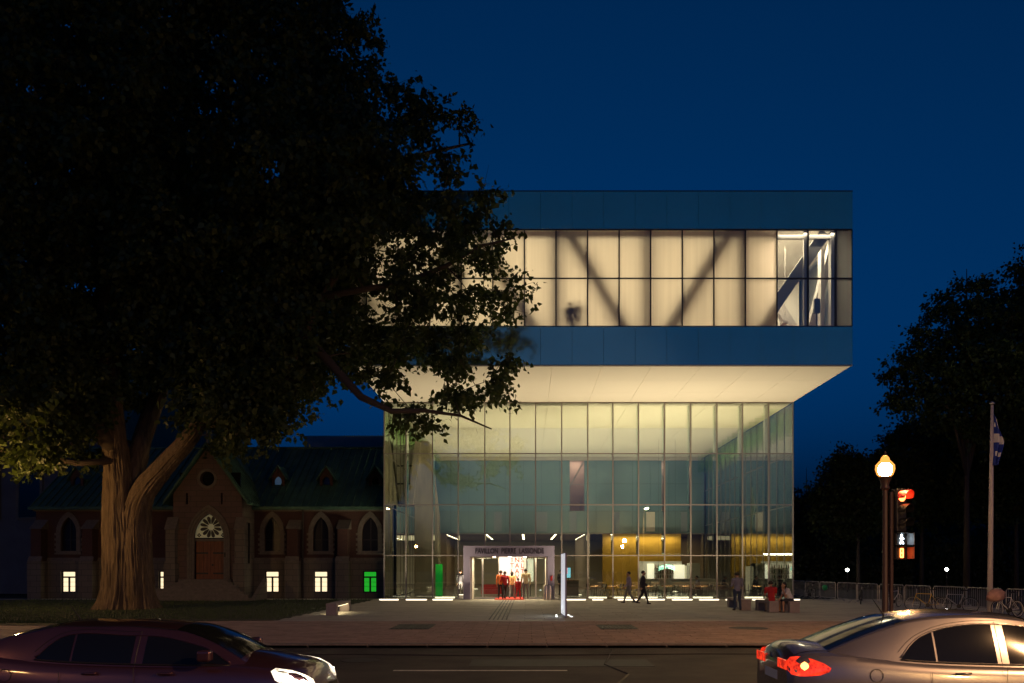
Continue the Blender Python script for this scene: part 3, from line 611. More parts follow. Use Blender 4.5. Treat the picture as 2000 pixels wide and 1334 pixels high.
# ---- entrance porch (own gable)
QY = 51.6
def xq(px): return (px-VX)*QY/F
def zq(py): return H+(VY-py)*QY/F
pc = xq(405); ph_l, ph_r = xq(338), xq(472); ez = zq(965); az = zq(870)
dz = zq(1131)
pw = put('porch', plate([(ph_l, -.1), (ph_r, -.1), (ph_r, ez), (pc, az-.1), (ph_l, ez)], [arch_pts(xq(408), dz, zq(1052), .98, 1.6), [(xq(405)+.45*math.cos(t), zq(935)+.45*math.sin(t)) for t in np.linspace(0, 2*math.pi, 24, endpoint=False)],
     [(xq(363), zq(985)), (xq(367), zq(985)), (xq(367), zq(963)), (xq(363), zq(963))], [(xq(431), zq(985)), (xq(435), zq(985)), (xq(435), zq(963)), (xq(431), zq(963))]], .4), M['porchstone'], cv, Vector((0, QY, 0))-worigin(cv))
for q in (.0, .14, .28):   # stepped arch mouldings
    put('arch_moulding', plate(arch_pts(xq(408), dz, zq(1052), 1.30-q, 2.05-q*1.3), [arch_pts(xq(408), dz-.01, zq(1052), 1.18-q, 1.88-q*1.3)], .1), M['trim'], pw, Vector((0, QY-.1+q*.25, 0))-worigin(pw))
put('gable_ring', plate([(xq(405)+.6*math.cos(t), zq(935)+.6*math.sin(t)) for t in np.linspace(0, 2*math.pi, 28, endpoint=False)], [[(xq(405)+.44*math.cos(t), zq(935)+.44*math.sin(t)) for t in np.linspace(0, 2*math.pi, 28, endpoint=False)]], .08), M['trim'], pw, Vector((0, QY-.07, 0))-worigin(pw))
MB().box(xq(345), xq(465), QY+.45, QY+.5, dz-.3, az-1.6).build('inner_lining', M['darkglass'], pw)
MB().box(ph_l, ph_l+.35, QY+.4, CY+.4, -.1, ez).build('side_wall', M['porchstone'], pw)
sw = MB().box(ph_r-.35, ph_r, QY+.4, CY+.4, -.1, ez).build('side_wall', M['stone'], pw)
MB().box(ph_r+.002, ph_r+.03, QY+1.2, QY+1.4, zq(1100), zq(1020)).build('slit_window', M['darkglass'], sw)
for s, x_ in ((-1, ph_l), (1, ph_r)):
    MB().box(x_-.35, x_+.35, QY-.55, QY-.004, -.1, zq(1100)).build('buttress', M['stone'], pw)
    MB().box(x_-.28, x_+.28, QY-.42, QY-.005, zq(1100)+.002, zq(1035)).build('buttress', M['stone'], pw)
    MB().prism([(QY-.5, zq(1035)), (QY-.004, zq(1010)), (QY-.004, zq(1035))], 'x', x_-.34, x_+.34).build('cap_stone', M['trim'], pw)
    sl = (az-ez)/(ph_r-pc)
    pr = [(pc, az+.12), (x_+s*.45, ez-.45*sl+.12), (x_+s*.45, ez-.45*sl), (pc, az)]
    rr = MB().prism(pr, 'y', QY-.35, CY+3.4).build('porch_roof', M['copper'], pw)
    for k in range(11):
        y_ = QY-.3+k*.45
        MB().bar((pc, y_, az+.16), (x_+s*.45, y_, ez-.45*sl+.16), .05, .07, up=(s*sl, 0, 1)).build('standing_seam', M['copper'], rr)
MB().bar((pc, QY-.1, az), (pc, QY-.1, az+.9), .09).build('finial', M['trim'], pw)
MB().bar((pc-.25, QY-.1, az+.62), (pc+.25, QY-.1, az+.62), .08).build('finial_arm', M['trim'], pw)
dd = MB(); c = xq(408)
for k in range(8): dd.box(c-.9+k*.225+.006, c-.9+(k+1)*.225-.006, QY+.3, QY+.36, dz, zq(1057))
do = dd.build('oak_door', M['door'], pw)
for py_ in (1120, 1080):
    for s in (-1, 1): MB().bar((c+s*.88, QY+.285, zq(py_)), (c+s*.15, QY+.285, zq(py_)), .1, .02, up=(0, 1, 0)).build('iron_hinge', M['iron'], do)
MB().lathe([(.05, 0), (.05, .1)], 10, (c+.12, QY+.27, zq(1105))).build('handle', M['iron'], do)
# rose window tracery over the door
RX, RZ_ = xq(409), zq(1029)
tg = put('rose_window', plate(arch_pts(xq(408), zq(1050), zq(1049), .95, 1.45), [], .02), M['tracery'], pw, Vector((0, QY+.30, 0))-worigin(pw))
hol = []
for k in range(12):
    a_ = 2*math.pi*k/12+.26
    pts = []
    for t in np.linspace(0, 2*math.pi, 12, endpoint=False):
        u = .42+.24*math.cos(t); v_ = .092*math.sin(t)*(1+.5*math.cos(t)); pts.append((RX+u*math.cos(a_)-v_*math.sin(a_), RZ_+u*math.sin(a_)+v_*math.cos(a_)))
    hol.append(pts)
for dx_, dz__ in ((-.72, -.5), (.72, -.5), (0, .93)):
    for ex, ez_ in ((.07, 0), (-.07, 0), (0, .08), (0, -.08)): hol.append([(RX+dx_+ex+.045*math.cos(t), RZ_+dz__+ez_+.045*math.sin(t)) for t in np.linspace(0, 6.28, 8, endpoint=False)])
put('tracery', plate(arch_pts(xq(408), zq(1052), zq(1051), .99, 1.55), hol, .05), M['dark'], tg, Vector((0, -.07, 0)))
MB().box(c-.98, c+.98, QY+.2, QY+.4, zq(1057), zq(1052)).build('lintel', M['trim'], pw)
MB().box(xq(438), xq(449), QY-.04, QY-.004, zq(1088), zq(1079)).build('name_plaque', M['iron'], pw)
st = empty('porch_steps', (c, QY, 0)); tag(st, 'worn stone stair climbing to the oak church-style door', 'stairs')
for k in range(7):
    h_ = dz*(1-k/7.0); ext = .35+k*.32
    MB().box(c-1.5-k*.30, c+1.5+k*.34, QY-.56-ext, QY-.56-ext+.33 if k else QY-.02, -.05, h_-.004).build('step', M['trim'], st)
for s in (-1, 1): MB().prism([(QY-.6, dz+.05), (QY-3.0, .05), (QY-3.0, -.05), (QY-.6, -.05)], 'x', c+s*3.6-.12, c+s*3.6+.12).build('stair_cheek', M['stone'], st)
# ---- dark church beyond, at the far left and behind the crown
ch = MB().box(-52, -30.5, 62, 90, 0, P(0, 850, 62).z).build('stone_church', M['farwall']); tag(ch, 'dark stone church wall with tall windows behind the convent', 'church')
for k in range(6):
    x_ = -33.2-k*3.1; w_ = put('window', plate(arch_pts(x_, 5.6, 9.4, .75, 1.2), [], .05), M['darkglass'], ch, (0, 61.9, 0))
    put('surround', plate(arch_pts(x_, 5.4, 9.4, .98, 1.5), [arch_pts(x_, 5.6, 9.4, .76, 1.21)], .12), M['trim'], w_, (0, -.03, 0))
MB().prism([(61.6, P(0, 850, 62).z), (76, P(0, 850, 62).z+9), (90.4, P(0, 850, 62).z)], 'x', -52.2, -30.2).build('roof', M['copper'], ch)
tw = MB().box(P(372, 0, 80).x-1.3, P(372, 0, 80).x+1.3, 80, 82.6, 0, P(0, 790, 80).z).build('church_tower', M['farwall']); tag(tw, 'slim dark church spire rising behind the convent roof', 'tower')
q = P(372, 790, 80); MB().add([(q.x-1.4, 79.9, q.z), (q.x+1.4, 79.9, q.z), (q.x+1.4, 82.7, q.z), (q.x-1.4, 82.7, q.z), (q.x, 81.3, q.z+6)], [(0,1,4),(1,2,4),(2,3,4),(3,0,4),(0,3,2,1)]).build('spire', M['copper'], tw)
# === TREES ===
def inside(poly, x, z):
    n = len(poly); r = np.zeros(x.shape, bool); j = n-1
    for i in range(n):
        xi, zi = poly[i]; xj, zj = poly[j]
        c = ((zi > z) != (zj > z)) & (x < (xj-xi)*(z-zi)/((zj-zi) if zj != zi else 1e-9)+xi); r ^= c; j = i
    return r
def edge_dist(poly, x, z):
    d = np.full(x.shape, 1e9); n = len(poly)
    for i in range(n):
        a = np.array(poly[i]); b = np.array(poly[(i+1) % n]); ab = b-a; t = np.clip(((x-a[0])*ab[0]+(z-a[1])*ab[1])/(ab@ab+1e-9), 0, 1)
        d = np.minimum(d, np.hypot(x-a[0]-t*ab[0], z-a[1]-t*ab[1]))
    return d
def furrowed(pts, rad, n=150, step=.09, amp=.11, seed=0, flare=0):
    """thick trunk or limb with bark ridges as geometry"""
    pts = [Vector(p) for p in pts]; out = []; rr = []
    for i in range(len(pts)-1):
        L = (pts[i+1]-pts[i]).length; m = max(2, int(L/step))
        p0 = pts[max(i-1, 0)]; p1 = pts[i]; p2 = pts[i+1]; p3 = pts[min(i+2, len(pts)-1)]
        for k in range(m):
            t = k/m; t2 = t*t; t3 = t2*t
            out.append(.5*((2*p1)+(p2-p0)*t+(2*p0-5*p1+4*p2-p3)*t2+(3*p1-p0-3*p2+p3)*t3)); rr.append(rad[i]*(1-t)+rad[i+1]*t)
    out.append(pts[-1]); rr.append(rad[-1])
    b = MB().tube(out, rr, n, caps=True); L = 0
    for i, p in enumerate(out):
        if i: L += (out[i]-out[i-1]).length
        for k in range(n):
            v = Vector(b.v[i*n+k]); d = v-p; a = 2*math.pi*k/n; r = rr[i]
            q = mnoise.noise(Vector((math.cos(a)*3.2+seed, math.sin(a)*3.2, L*.18)))*.5
            rid = abs(mnoise.noise(Vector((math.cos(a)*11+seed, math.sin(a)*11, L*.34+q))))
            rid2 = abs(mnoise.noise(Vector((math.cos(a)*26+seed, math.sin(a)*26, L*.8))))
            f = 1+q*.16+(amp*(1.1-3.4*min(rid, .5))+amp*.7*(1-rid2*3))*min(1, .8/r+.2)
            if flare: f *= 1+flare*math.exp(-L/.5)*(.7+.45*math.sin(5*a+seed)+.25*math.sin(9*a))
            b.v[i*n+k] = tuple(p+d*f)
    return b
def make_tree(name, label, base, poly, Yc, thick, ncl, nlf, limbs, leaf, lsize, spread, seed, trunk_parts=None, group=None, cat='tree', extras=(), thin=None):
    rg = np.random.default_rng(seed)
    root = empty(name, base); tag(root, label, cat, group)
    P0 = np.array(base)
    xs = [p[0] for p in poly]; zs = [p[1] for p in poly]
    cand = []
    while len(cand) < ncl*5:
        x = rg.uniform(min(xs), max(xs), 4000); z = rg.uniform(min(zs), max(zs), 4000); ok = inside(poly, x, z); x = x[ok]; z = z[ok]
        d = edge_dist(poly, x, z); ok = d > spread*.55
        if thin is not None: ok &= ~((x > thin) & (z < 18) & (rg.random(len(x)) < .35))
        x = x[ok]; z = z[ok]; d = d[ok]
        th = np.minimum(thick, .4+d*.95); y = Yc+rg.uniform(-1, 1, len(x))*th
        if thin is not None:
            gap = np.array([mnoise.noise(Vector((a_*.27, b_*.05, c_*.27))) for a_, b_, c_ in zip(x, y, z)]); kp = gap > -.21; x, y, z = x[kp], y[kp], z[kp]
        cand += list(np.stack([x, y, z], 1))
    cand = np.array(cand); pick = [0]; dist = np.linalg.norm(cand-cand[0], axis=1)
    for _ in range(ncl-1):                      # farthest-ish point sampling with jitter
        i = int(np.argmax(dist*rg.uniform(.55, 1, len(cand))*(np.where((cand[:, 0] > thin) & (cand[:, 2] < 18), .80, 1) if thin is not None else 1))); pick.append(i); dist = np.minimum(dist, np.linalg.norm(cand-cand[i], axis=1))
    cl = cand[pick]
    for pl_, ya, yb, ne in extras:
        ex = []; ex_x = [p[0] for p in pl_]; ex_z = [p[1] for p in pl_]
        while len(ex) < ne:
            x = rg.uniform(min(ex_x), max(ex_x), 1); z = rg.uniform(min(ex_z), max(ex_z), 1)
            if inside(pl_, x, z)[0]: ex.append((x[0], rg.uniform(ya, yb), z[0]))
        cl = np.vstack([cl, np.array(ex)])
    ncl = len(cl)
    nodes = []; nr = []; wood = MB()
    for pts, rad, geo in limbs:
        for i in range(len(pts)-1):
            a, b = np.array(pts[i]), np.array(pts[i+1]); m = max(2, int(np.linalg.norm(b-a)/.5))
            for k in range(m): nodes.append(a+(b-a)*k/m); nr.append(rad[i]+(rad[i+1]-rad[i])*k/m)
        nodes.append(np.array(pts[-1])); nr.append(rad[-1])
        if geo: wood.tube(pts, rad, 9)
    nodes = [np.array(q, float) for q in nodes]
    d0 = np.min(np.linalg.norm(cl[:, None]-np.array(nodes)[None], axis=2), axis=1)
    arr = np.array(nodes); nrr = np.array(nr)
    for c in cl[np.argsort(d0)]:
        dd = np.linalg.norm(arr-c, axis=1)+np.maximum(0, arr[:, 2]-c[2])*.35
        i = int(np.argmin(dd)); a = arr[i]; L = np.linalg.norm(c-a); r0 = max(.02, min(nrr[i]*.7, .018+.020*L))
        mid = (a+c)/2+np.array([rg.normal(0, .12*L), rg.normal(0, .12*L), .10*L])
        ts = np.linspace(0, 1, max(4, int(L/.6)+2)); br = [(1-t)**2*a+2*t*(1-t)*mid+t*t*c for t in ts]; rd_ = [r0*(1-t)+.012*t for t in ts]
        wood.tube(br, rd_, 5, caps=False); arr = np.vstack([arr, br[1:]]); nrr = np.concatenate([nrr, rd_[1:]])
    # twigs and leaves
    tw = 13; nt_ = ncl*tw; ci = np.repeat(np.arange(ncl), tw)
    dirs = rg.normal(0, 1, (nt_, 3)); dirs[:, 2] = dirs[:, 2]*.55-.12; dirs /= np.linalg.norm(dirs, axis=1)[:, None]
    ln = spread*rg.uniform(.55, 1.25, nt_)
    for k in range(0, nt_, 2):
        c = cl[ci[k]]; e = c+dirs[k]*ln[k]; wood.tube([c, (c+e)/2+np.array([0, 0, .06]), e], [.014, .010, .005], 3, caps=False)
    ti = rg.integers(0, nt_, nlf); t = rg.uniform(.08, 1.05, nlf)
    wgt = rg.uniform(0, 1, nt_); ti = ti[wgt[ti] > .12]; t = t[:len(ti)]; m = len(ti)
    pos = cl[ci[ti]]+dirs[ti]*(ln[ti]*t)[:, None]+rg.normal(0, .10*spread+.03, (m, 3)); pos[:, 2] -= .10*t*t*spread
    ax = dirs[ti]*.5+rg.normal(0, .6, (m, 3)); ax[:, 2] -= .45; ax /= np.linalg.norm(ax, axis=1)[:, None]
    sd = np.cross(ax, rg.normal(0, 1, (m, 3))); sd /= np.linalg.norm(sd, axis=1)[:, None]; nm = np.cross(ax, sd)
    s = lsize*rg.uniform(.45, 1.35, m)[:, None]
    v = np.zeros((m, 6, 3)); v[:, 0] = pos; v[:, 1] = pos+ax*s*.35+sd*s*.36+nm*s*.1; v[:, 2] = pos+ax*s*.62+sd*s*.22+nm*s*.04
    v[:, 3] = pos+ax*s*1.0; v[:, 4] = pos+ax*s*.62-sd*s*.22+nm*s*.04; v[:, 5] = pos+ax*s*.35-sd*s*.36+nm*s*.1
    ok = v[:, :, 2].min(1) > .05
    v = v[ok]
    me = fastmesh('crown', v-P0, 6); put('crown', me, leaf, root)
    me2 = wood.mesh(True, base, fix=False); put('branches', me2, M['twig'], root)
    if trunk_parts:
        for nm_, b_ in trunk_parts: o = b_.build(nm_, M['bark'], root, smooth=True)
    return root
def W(poly, Y): return [(P(a, 0, Y).x, P(0, b, Y).z) for a, b in poly]
TYB = 39.2
sil = [(-160, 915), (-160, -300), (200, -340), (560, -220), (690, -30), (742, 60), (752, 130), (800, 165), (870, 200), (938, 235), (962, 300), (978, 372), (985, 420), (1030, 455), (1034, 560), (1022, 622),
       (965, 628), (1022, 668), (1032, 720), (1022, 760), (1036, 850), (1000, 868), (930, 852), (870, 858), (815, 884), (780, 850), (730, 792), (680, 765), (640, 738), (612, 752), (600, 800), (555, 850), (480, 885), (440, 905),
       (400, 840), (372, 800), (335, 815), (300, 760), (262, 820), (180, 850), (188, 905), (120, 925), (30, 922)]
def PT(px, py, Y): return tuple(P(px, py, Y))
left = ([PT(234, 1196, TYB), PT(236, 1150, TYB), PT(236, 1080, TYB), PT(233, 1000, TYB), PT(230, 920, 39.2), PT(220, 820, 39), PT(212, 700, 38.6), PT(214, 580, 38.2), PT(232, 430, 38), PT(250, 260, 38.2), PT(262, 60, 38.6)], [.84, .70, .68, .66, .54, .44, .42, .38, .38, .28, .14])
right = ([PT(270, 1196, TYB+.1), PT(268, 1120, TYB), PT(266, 1020, TYB), PT(280, 962, 39), PT(330, 900, 38.6), PT(382, 838, 38.2), PT(424, 740, 38), PT(470, 620, 38), PT(520, 460, 38.5), PT(570, 300, 39), PT(600, 130, 39.5)], [.72, .62, .58, .48, .38, .33, .30, .34, .27, .20, .10])
cen = ([PT(252, 960, 39.6), PT(280, 850, 40.2), PT(318, 740, 41), PT(350, 600, 41.5), PT(390, 440, 42), PT(430, 280, 42), PT(455, 110, 42)], [.48, .38, .34, .3, .26, .2, .12])
limbs = [(*left, 0), (*right, 0), (*cen, 0),
 ([PT(400, 812, 38.2), PT(450, 842, 37.6), PT(505, 818, 37), PT(545, 765, 36.6), PT(575, 690, 36.5), PT(630, 580, 37), PT(700, 470, 38)], [.34, .3, .28, .25, .21, .16, .08], 1),
 ([PT(520, 600, 38), PT(590, 650, 37), PT(650, 715, 36.4), PT(705, 775, 36), PT(765, 803, 36), PT(830, 802, 36.4), PT(900, 812, 37), PT(960, 838, 37.4)], [.27, .23, .19, .16, .12, .09, .06, .03], 1),
 ([PT(630, 580, 37), PT(710, 565, 37), PT(790, 552, 37.5), PT(870, 520, 38), PT(940, 480, 38), PT(1005, 465, 38)], [.16, .14, .12, .1, .07, .03], 1),
 ([PT(520, 460, 38.5), PT(610, 400, 39), PT(720, 350, 39.5), PT(830, 300, 40), PT(920, 280, 40)], [.24, .19, .14, .1, .05], 1),
 ([PT(225, 880, 39), PT(160, 800, 38), PT(90, 700, 37), PT(0, 600, 36.5), PT(-80, 520, 36)], [.4, .32, .26, .2, .1], 1),
 ([PT(212, 700, 38.6), PT(140, 600, 39.5), PT(60, 470, 40), PT(0, 350, 40.5)], [.34, .28, .2, .1], 1),
 ([PT(226, 900, 38.8), PT(150, 905, 37.8), PT(70, 890, 37), PT(0, 880, 36.5)], [.16, .13, .09, .05], 1),
 ([PT(390, 440, 42), PT(520, 250, 43), PT(640, 110, 43)], [.28, .2, .08], 1)]
tparts = [('trunk', furrowed(*left, seed=1, flare=.5)), ('second_stem', furrowed(*right, seed=5, flare=.45)), ('limb', furrowed(*cen, n=40, seed=9))]
make_tree('maple_tree', 'huge old maple with lamp-lit furrowed trunk on the lawn', tuple(P(250, 1192, TYB).xy)+(0,), W(sil, TYB), TYB, 8.5, 1150, 380000, limbs, M['leaf'], .27, 1.12, 3, tparts, thin=-7.5,
  extras=[(W([(-160, 520), (100, 560), (185, 640), (175, 800), (120, 912), (-160, 915)], 36), 33, 37.5, 95), (W([(440, 560), (610, 560), (612, 740), (560, 850), (480, 870), (430, 800)], 36.5), 34.5, 38, 60),
          (W([(335, 650), (470, 640), (470, 855), (405, 872), (350, 790)], 36.3), 34.5, 37, 34), (W([(250, 470), (430, 470), (420, 690), (300, 720)], 37), 35, 38, 50), (W([(240, 300), (720, 300), (700, 560), (260, 560)], 37), 33, 37, 80)])
def simple_tree(name, label, px, base_py, polypx, Y, thick, ncl, nlf, seed, leaf=M['leaf2'], lsize=.3, spread=1.3, lean=0, group=None, top=.35):
    top = top*.62
    x = (px-VX)*Y/F; pz = W(polypx, Y); zt = max(p[1] for p in pz); zb_ = min(p[1] for p in pz)
    lim = [([(x, Y, -.1), (x+lean*.3, Y, zt*.2), (x+lean*.7, Y, zt*.45), (x+lean, Y, zt*.72), (x+lean*1.2, Y, zt*.92)], [top, top*.8, top*.6, top*.36, top*.1], 1)]
    for s in (-1, 1, -.5, .6):
        lim.append(([(x+lean*.5, Y, zt*.33), (x+s*zt*.06, Y+s, zt*.5), (x+s*zt*.12, Y-s, zt*.66), (x+s*zt*.15, Y+s, zt*.78)], [top*.5, top*.38, top*.24, top*.08], 1))
    return make_tree(name, label, (x, Y, 0), pz, Y, thick, ncl, nlf, lim, leaf, lsize, spread, seed, group=group)
simple_tree('park_tree', 'tall loose-crowned tree rising behind the flagpole', 1888, 1160, [(1700, 800), (1740, 760), (1725, 690), (1770, 640), (1770, 610), (1820, 590), (1815, 570), (1855, 545), (1900, 522), (1930, 535), (1985, 500), (2200, 470), (2250, 800), (2150, 900), (1960, 900), (1860, 860), (1800, 820)], 62, 7, 360, 76000, 21, top=.42)
simple_tree('park_tree', 'rounded tree with a forked trunk behind the metal barriers', 1676, 1150, [(1580, 960), (1585, 1020), (1640, 1060), (1720, 1040), (1790, 1010), (1800, 900), (1760, 860), (1700, 890), (1650, 862), (1615, 890)], 72, 5, 190, 34000, 22, lsize=.3, top=.3)
simple_tree('park_tree', 'dark tree filling the gap behind the street lamp', 1800, 1150, [(1690, 1000), (1690, 900), (1740, 820), (1820, 800), (1900, 790), (1930, 900), (1920, 1010), (1800, 1040)], 76, 6, 220, 36000, 23, lsize=.34, top=.35)
simple_tree('park_tree', 'dark tree close behind the flag on the pole', 1985, 1150, [(1880, 1020), (1880, 880), (1930, 780), (2060, 760), (2150, 900), (2120, 1040)], 74, 6, 210, 34000, 24, lsize=.34, top=.35)
for k, (px_, t_, wd_, y_, sd_) in enumerate(((1575, 893, 36, 84, 31), (1540, 905, 44, 92, 32), (1645, 925, 60, 95, 33), (1745, 900, 60, 98, 34), (1850, 880, 70, 100, 35), (1960, 880, 70, 100, 36), (1500, 930, 50, 104, 37))):
    simple_tree('conifer', ['slim dark conifer standing right beside the museum corner', 'dark conifer partly hidden behind the museum corner', 'dark conifer beyond the forked tree', 'dark conifer deep behind the street lamp', 'dark conifer deep behind the yellow bicycle', 'dark conifer deep behind the flagpole', 'dark conifer seen through the glass hall side'][k], px_, 1150,
        [(px_, t_), (px_+wd_*.35, t_+60), (px_+wd_*.8, 1060), (px_+wd_, 1136), (px_-wd_, 1136), (px_-wd_*.8, 1060), (px_-wd_*.35, t_+60)], y_, 3.5, 75, 9000, sd_, M['needle'], .4, 1.3, top=.25)
n = 60000; sx = rng.uniform(17.5, 62, n); sy_ = rng.uniform(78, 84, n); sz = rng.random(n)**1.3*(3.2+1.0*np.sin(sx*.5)+.8*np.sin(sx*1.3+1))
v = np.zeros((n, 4, 3)); pos = np.stack([sx, sy_, sz], 1); ax = rng.normal(0, 1, (n, 3)); ax /= np.linalg.norm(ax, axis=1)[:, None]; sd = np.cross(ax, rng.normal(0, 1, (n, 3))); sd /= np.linalg.norm(sd, axis=1)[:, None]
v[:, 0] = pos; v[:, 1] = pos+ax*.2+sd*.14; v[:, 2] = pos+ax*.4; v[:, 3] = pos+ax*.2-sd*.14
tag(put('undergrowth', fastmesh('undergrowth', v, 4), M['needle']), 'dark mass of park undergrowth behind the barriers', 'shrubs', kind='stuff')
# === STREET THINGS ===
# ---- street lamps
def lamp_parts(root, power, h=4.35):
    gm = M['globe']
    autosmooth(MB().lathe([(.16, 0), (.16, .25), (.12, .32), (.08, .5), (.068, h-.35), (.12, h-.3), (.09, h-.2), (.15, h-.05), (.17, h)], 20).build('pole', M['pole'], root, local=True).data)
    g = MB().lathe([(.13, 0), (.2, .06), (.245, .2), (.235, .31), (.15, .41), (.12, .43), (.1, .5), (.05, .56)], 16, (0, 0, h)).build('lamp_globe', gm, root, local=True, smooth=True)
    MB().lathe([(.09, .04), (.15, .08), (.175, .19), (.16, .28), (.08, .36)], 14, (0, 0, h)).build('lamp_core', emit('lamp_core_%d' % power, (1, .60, .24), power/1.15), g, local=True, smooth=True)
    MB().lathe([(.05, 0), (.03, .05), (.012, .12)], 8, (0, 0, h+.56)).build('finial', M['pole'], g, local=True)
for loc, lab, gm in (((-22.0, 33.6, 0), 'old-style street lamp with glowing acorn globe left of the big maple', 1050),
                     ((12.0, -3.0, 0), 'old-style street lamp with glowing acorn globe on the sidewalk opposite the bicycles', 1500),
                     ((-14.0, -3.0, 0), 'old-style street lamp with glowing acorn globe on the sidewalk opposite the maple', 250)):
    r_ = empty('street_lamp', loc); tag(r_, lab, 'street lamp', 'acorn street lamps'); lamp_parts(r_, gm)
sl_ = empty('street_lamp', (9.35, 22.2, 0)); tag(sl_, 'glowing acorn street lamp on a brown pole carrying the red traffic signal', 'street lamp', 'acorn street lamps')
lamp_parts(sl_, 900, 4.30)
MB().cyl((.13, -.08, .1), (.13, -.08, 3.9), .05, 10).build('conduit', M['pole'], sl_, local=True)
hd = empty('signal_arm', (.16, -.1, 0), R(24), sl_)
sg = MB(); sg.box(.02, .36, -.12, .1, 2.86, 3.98); sgo = bevel(sg.build('signal_head', M['blackp'], hd, local=True), .03, 2)
for k, z_ in enumerate((3.78, 3.42, 3.06)):
    mm = M['redlamp'] if k == 0 else M['offlens']
    MB().tube([(.19, -.121, z_), (.19, -.14, z_)], [.13, .115], 20).build('lens', mm, sgo, local=True)
    pts = []; nv = 14; vs_ = []; fs_ = []
    for i in range(nv+1):
        a_ = R(-20)+R(220)*i/nv
        vs_ += [(.19+.15*math.cos(a_), -.121, z_+.15*math.sin(a_)), (.19+.15*math.cos(a_), -.36-.06*math.sin(a_), z_+.15*math.sin(a_)), (.19+.158*math.cos(a_), -.36-.06*math.sin(a_), z_+.158*math.sin(a_)), (.19+.158*math.cos(a_), -.121, z_+.158*math.sin(a_))]
    for i in range(nv):
        for j in range(4): fs_.append((i*4+j, i*4+(j+1) % 4, (i+1)*4+(j+1) % 4, (i+1)*4+j))
    MB().add(vs_, fs_).build('visor', M['redglow_visor'] if k == 0 else M['blackp'], sgo, local=True)  # top visor coloured red to imitate the glow of its lamp
for k, (z0, z1) in enumerate(((2.5, 2.84), (2.14, 2.48))):
    b_ = bevel(MB().box(0, .38, -.12, .1, z0, z1).build('pedestrian_signal', M['blackp'], hd, local=True), .02)
    MB().box(.37, .39, -.34, -.121, z0+.02, z1).build('visor', mat('visor_%d' % k, ((.3, .33, .35), (.4, .12, .08))[k], .5), b_, local=True)  # glow of each symbol painted into its visor colour
    MB().box(0, .369, -.34, -.121, z1-.02, z1).build('hood', M['blackp'], b_, local=True)
    cx_, cz_ = .17, (z0+z1)/2; s = MB()
    if k == 0:
        y_ = -.135
        s.tube([(cx_, y_, cz_+.1), (cx_, y_+.01, cz_+.1)], .03, 10); s.bar((cx_, y_, cz_+.07), (cx_-.01, y_, cz_-.02), .045, .012, up=(0, 1, 0))
        s.bar((cx_-.01, y_, cz_-.02), (cx_+.055, y_, cz_-.12), .03, .012, up=(0, 1, 0)); s.bar((cx_-.01, y_, cz_-.02), (cx_-.06, y_, cz_-.12), .03, .012, up=(0, 1, 0))
        s.bar((cx_, y_, cz_+.05), (cx_+.065, y_, cz_-.0), .024, .012, up=(0, 1, 0)); s.bar((cx_, y_, cz_+.05), (cx_-.06, y_, cz_+.01), .024, .012, up=(0, 1, 0))
        s.build('walking_figure_symbol', M['walkwhite'], b_, local=True)
    else:
        y_ = -.135
        for (a0_, b0_), (a1_, b1_) in (((-1, 0), (1, 0)), ((-1, 2), (1, 2)), ((-1, -2), (1, -2)), ((-1, 0), (-1, 2)), ((1, 0), (1, 2)), ((-1, -2), (-1, 0)), ((1, -2), (1, 0))):
            s.bar((cx_+a0_*.045, y_, cz_+b0_*.055), (cx_+a1_*.045, y_, cz_+b1_*.055), .026, .012, up=(0, 1, 0))
        s.build('countdown_digit', M['digit'], b_, local=True)
for z_ in (2.3, 3.5): MB().bar((-.02, .05, z_), (.2, .02, z_), .05, .04).build('bracket', M['pole'], hd, local=True)
# tall roadway lights on the camera's side of the street
for x_, lab in ((14.5, 'tall curved-arm roadway light opposite the flagpole'), (-17.0, 'tall curved-arm roadway light opposite the maple')):
    r_ = empty('roadway_light', (x_, -2.0, 0)); tag(r_, lab, 'street lamp', 'tall roadway lights')
    MB().tube([(0, 0, 0), (0, 0, 7.6), (0, .3, 8.6), (0, 1.1, 9.1), (0, 2.2, 9.2)], [.11, .08, .06, .05, .045], 12).build('mast', M['galv'], r_, local=True, smooth=True)
    h_ = bevel(MB().box(-.17, .17, 2.1, 2.9, 9.14, 9.30).build('lamp_head', M['galv'], r_, local=True), .04, 2)
    MB().box(-.13, .13, 2.25, 2.8, 9.12, 9.139).build('lens', emit('sodium_lens_%d' % (x_ > 0), (1, .56, .2), 30), h_, local=True)
    area('sodium_beam', (x_, .5, 9.08), (R(12), 0, 0), .3, .6, 4300 if x_ > 0 else 120, (1, .52, .22), r_)
# distant lamps
for (px_, py_, Y_, lab) in ((1655, 1113, 70, 'small white lamp post light between the conifers and the forked tree'), (1849, 1112, 66, 'small white lamp post light left of the flagpole among the trees')):
    q = P(px_, py_, Y_); r_ = MB().cyl((q.x, Y_, -.1), (q.x, Y_, q.z-.12), .04, 8).build('garden_lamp', M['iron']); tag(r_, lab, 'lamp')
    MB().lathe([(.05, -.12), (.11, -.05), (.11, .06), (.03, .12)], 12, tuple(q)).build('lamp_head', M['white_dot'], r_)
    MB().lathe([(.14, .12), (.02, .2)], 12, tuple(q)).build('cap', M['iron'], r_)
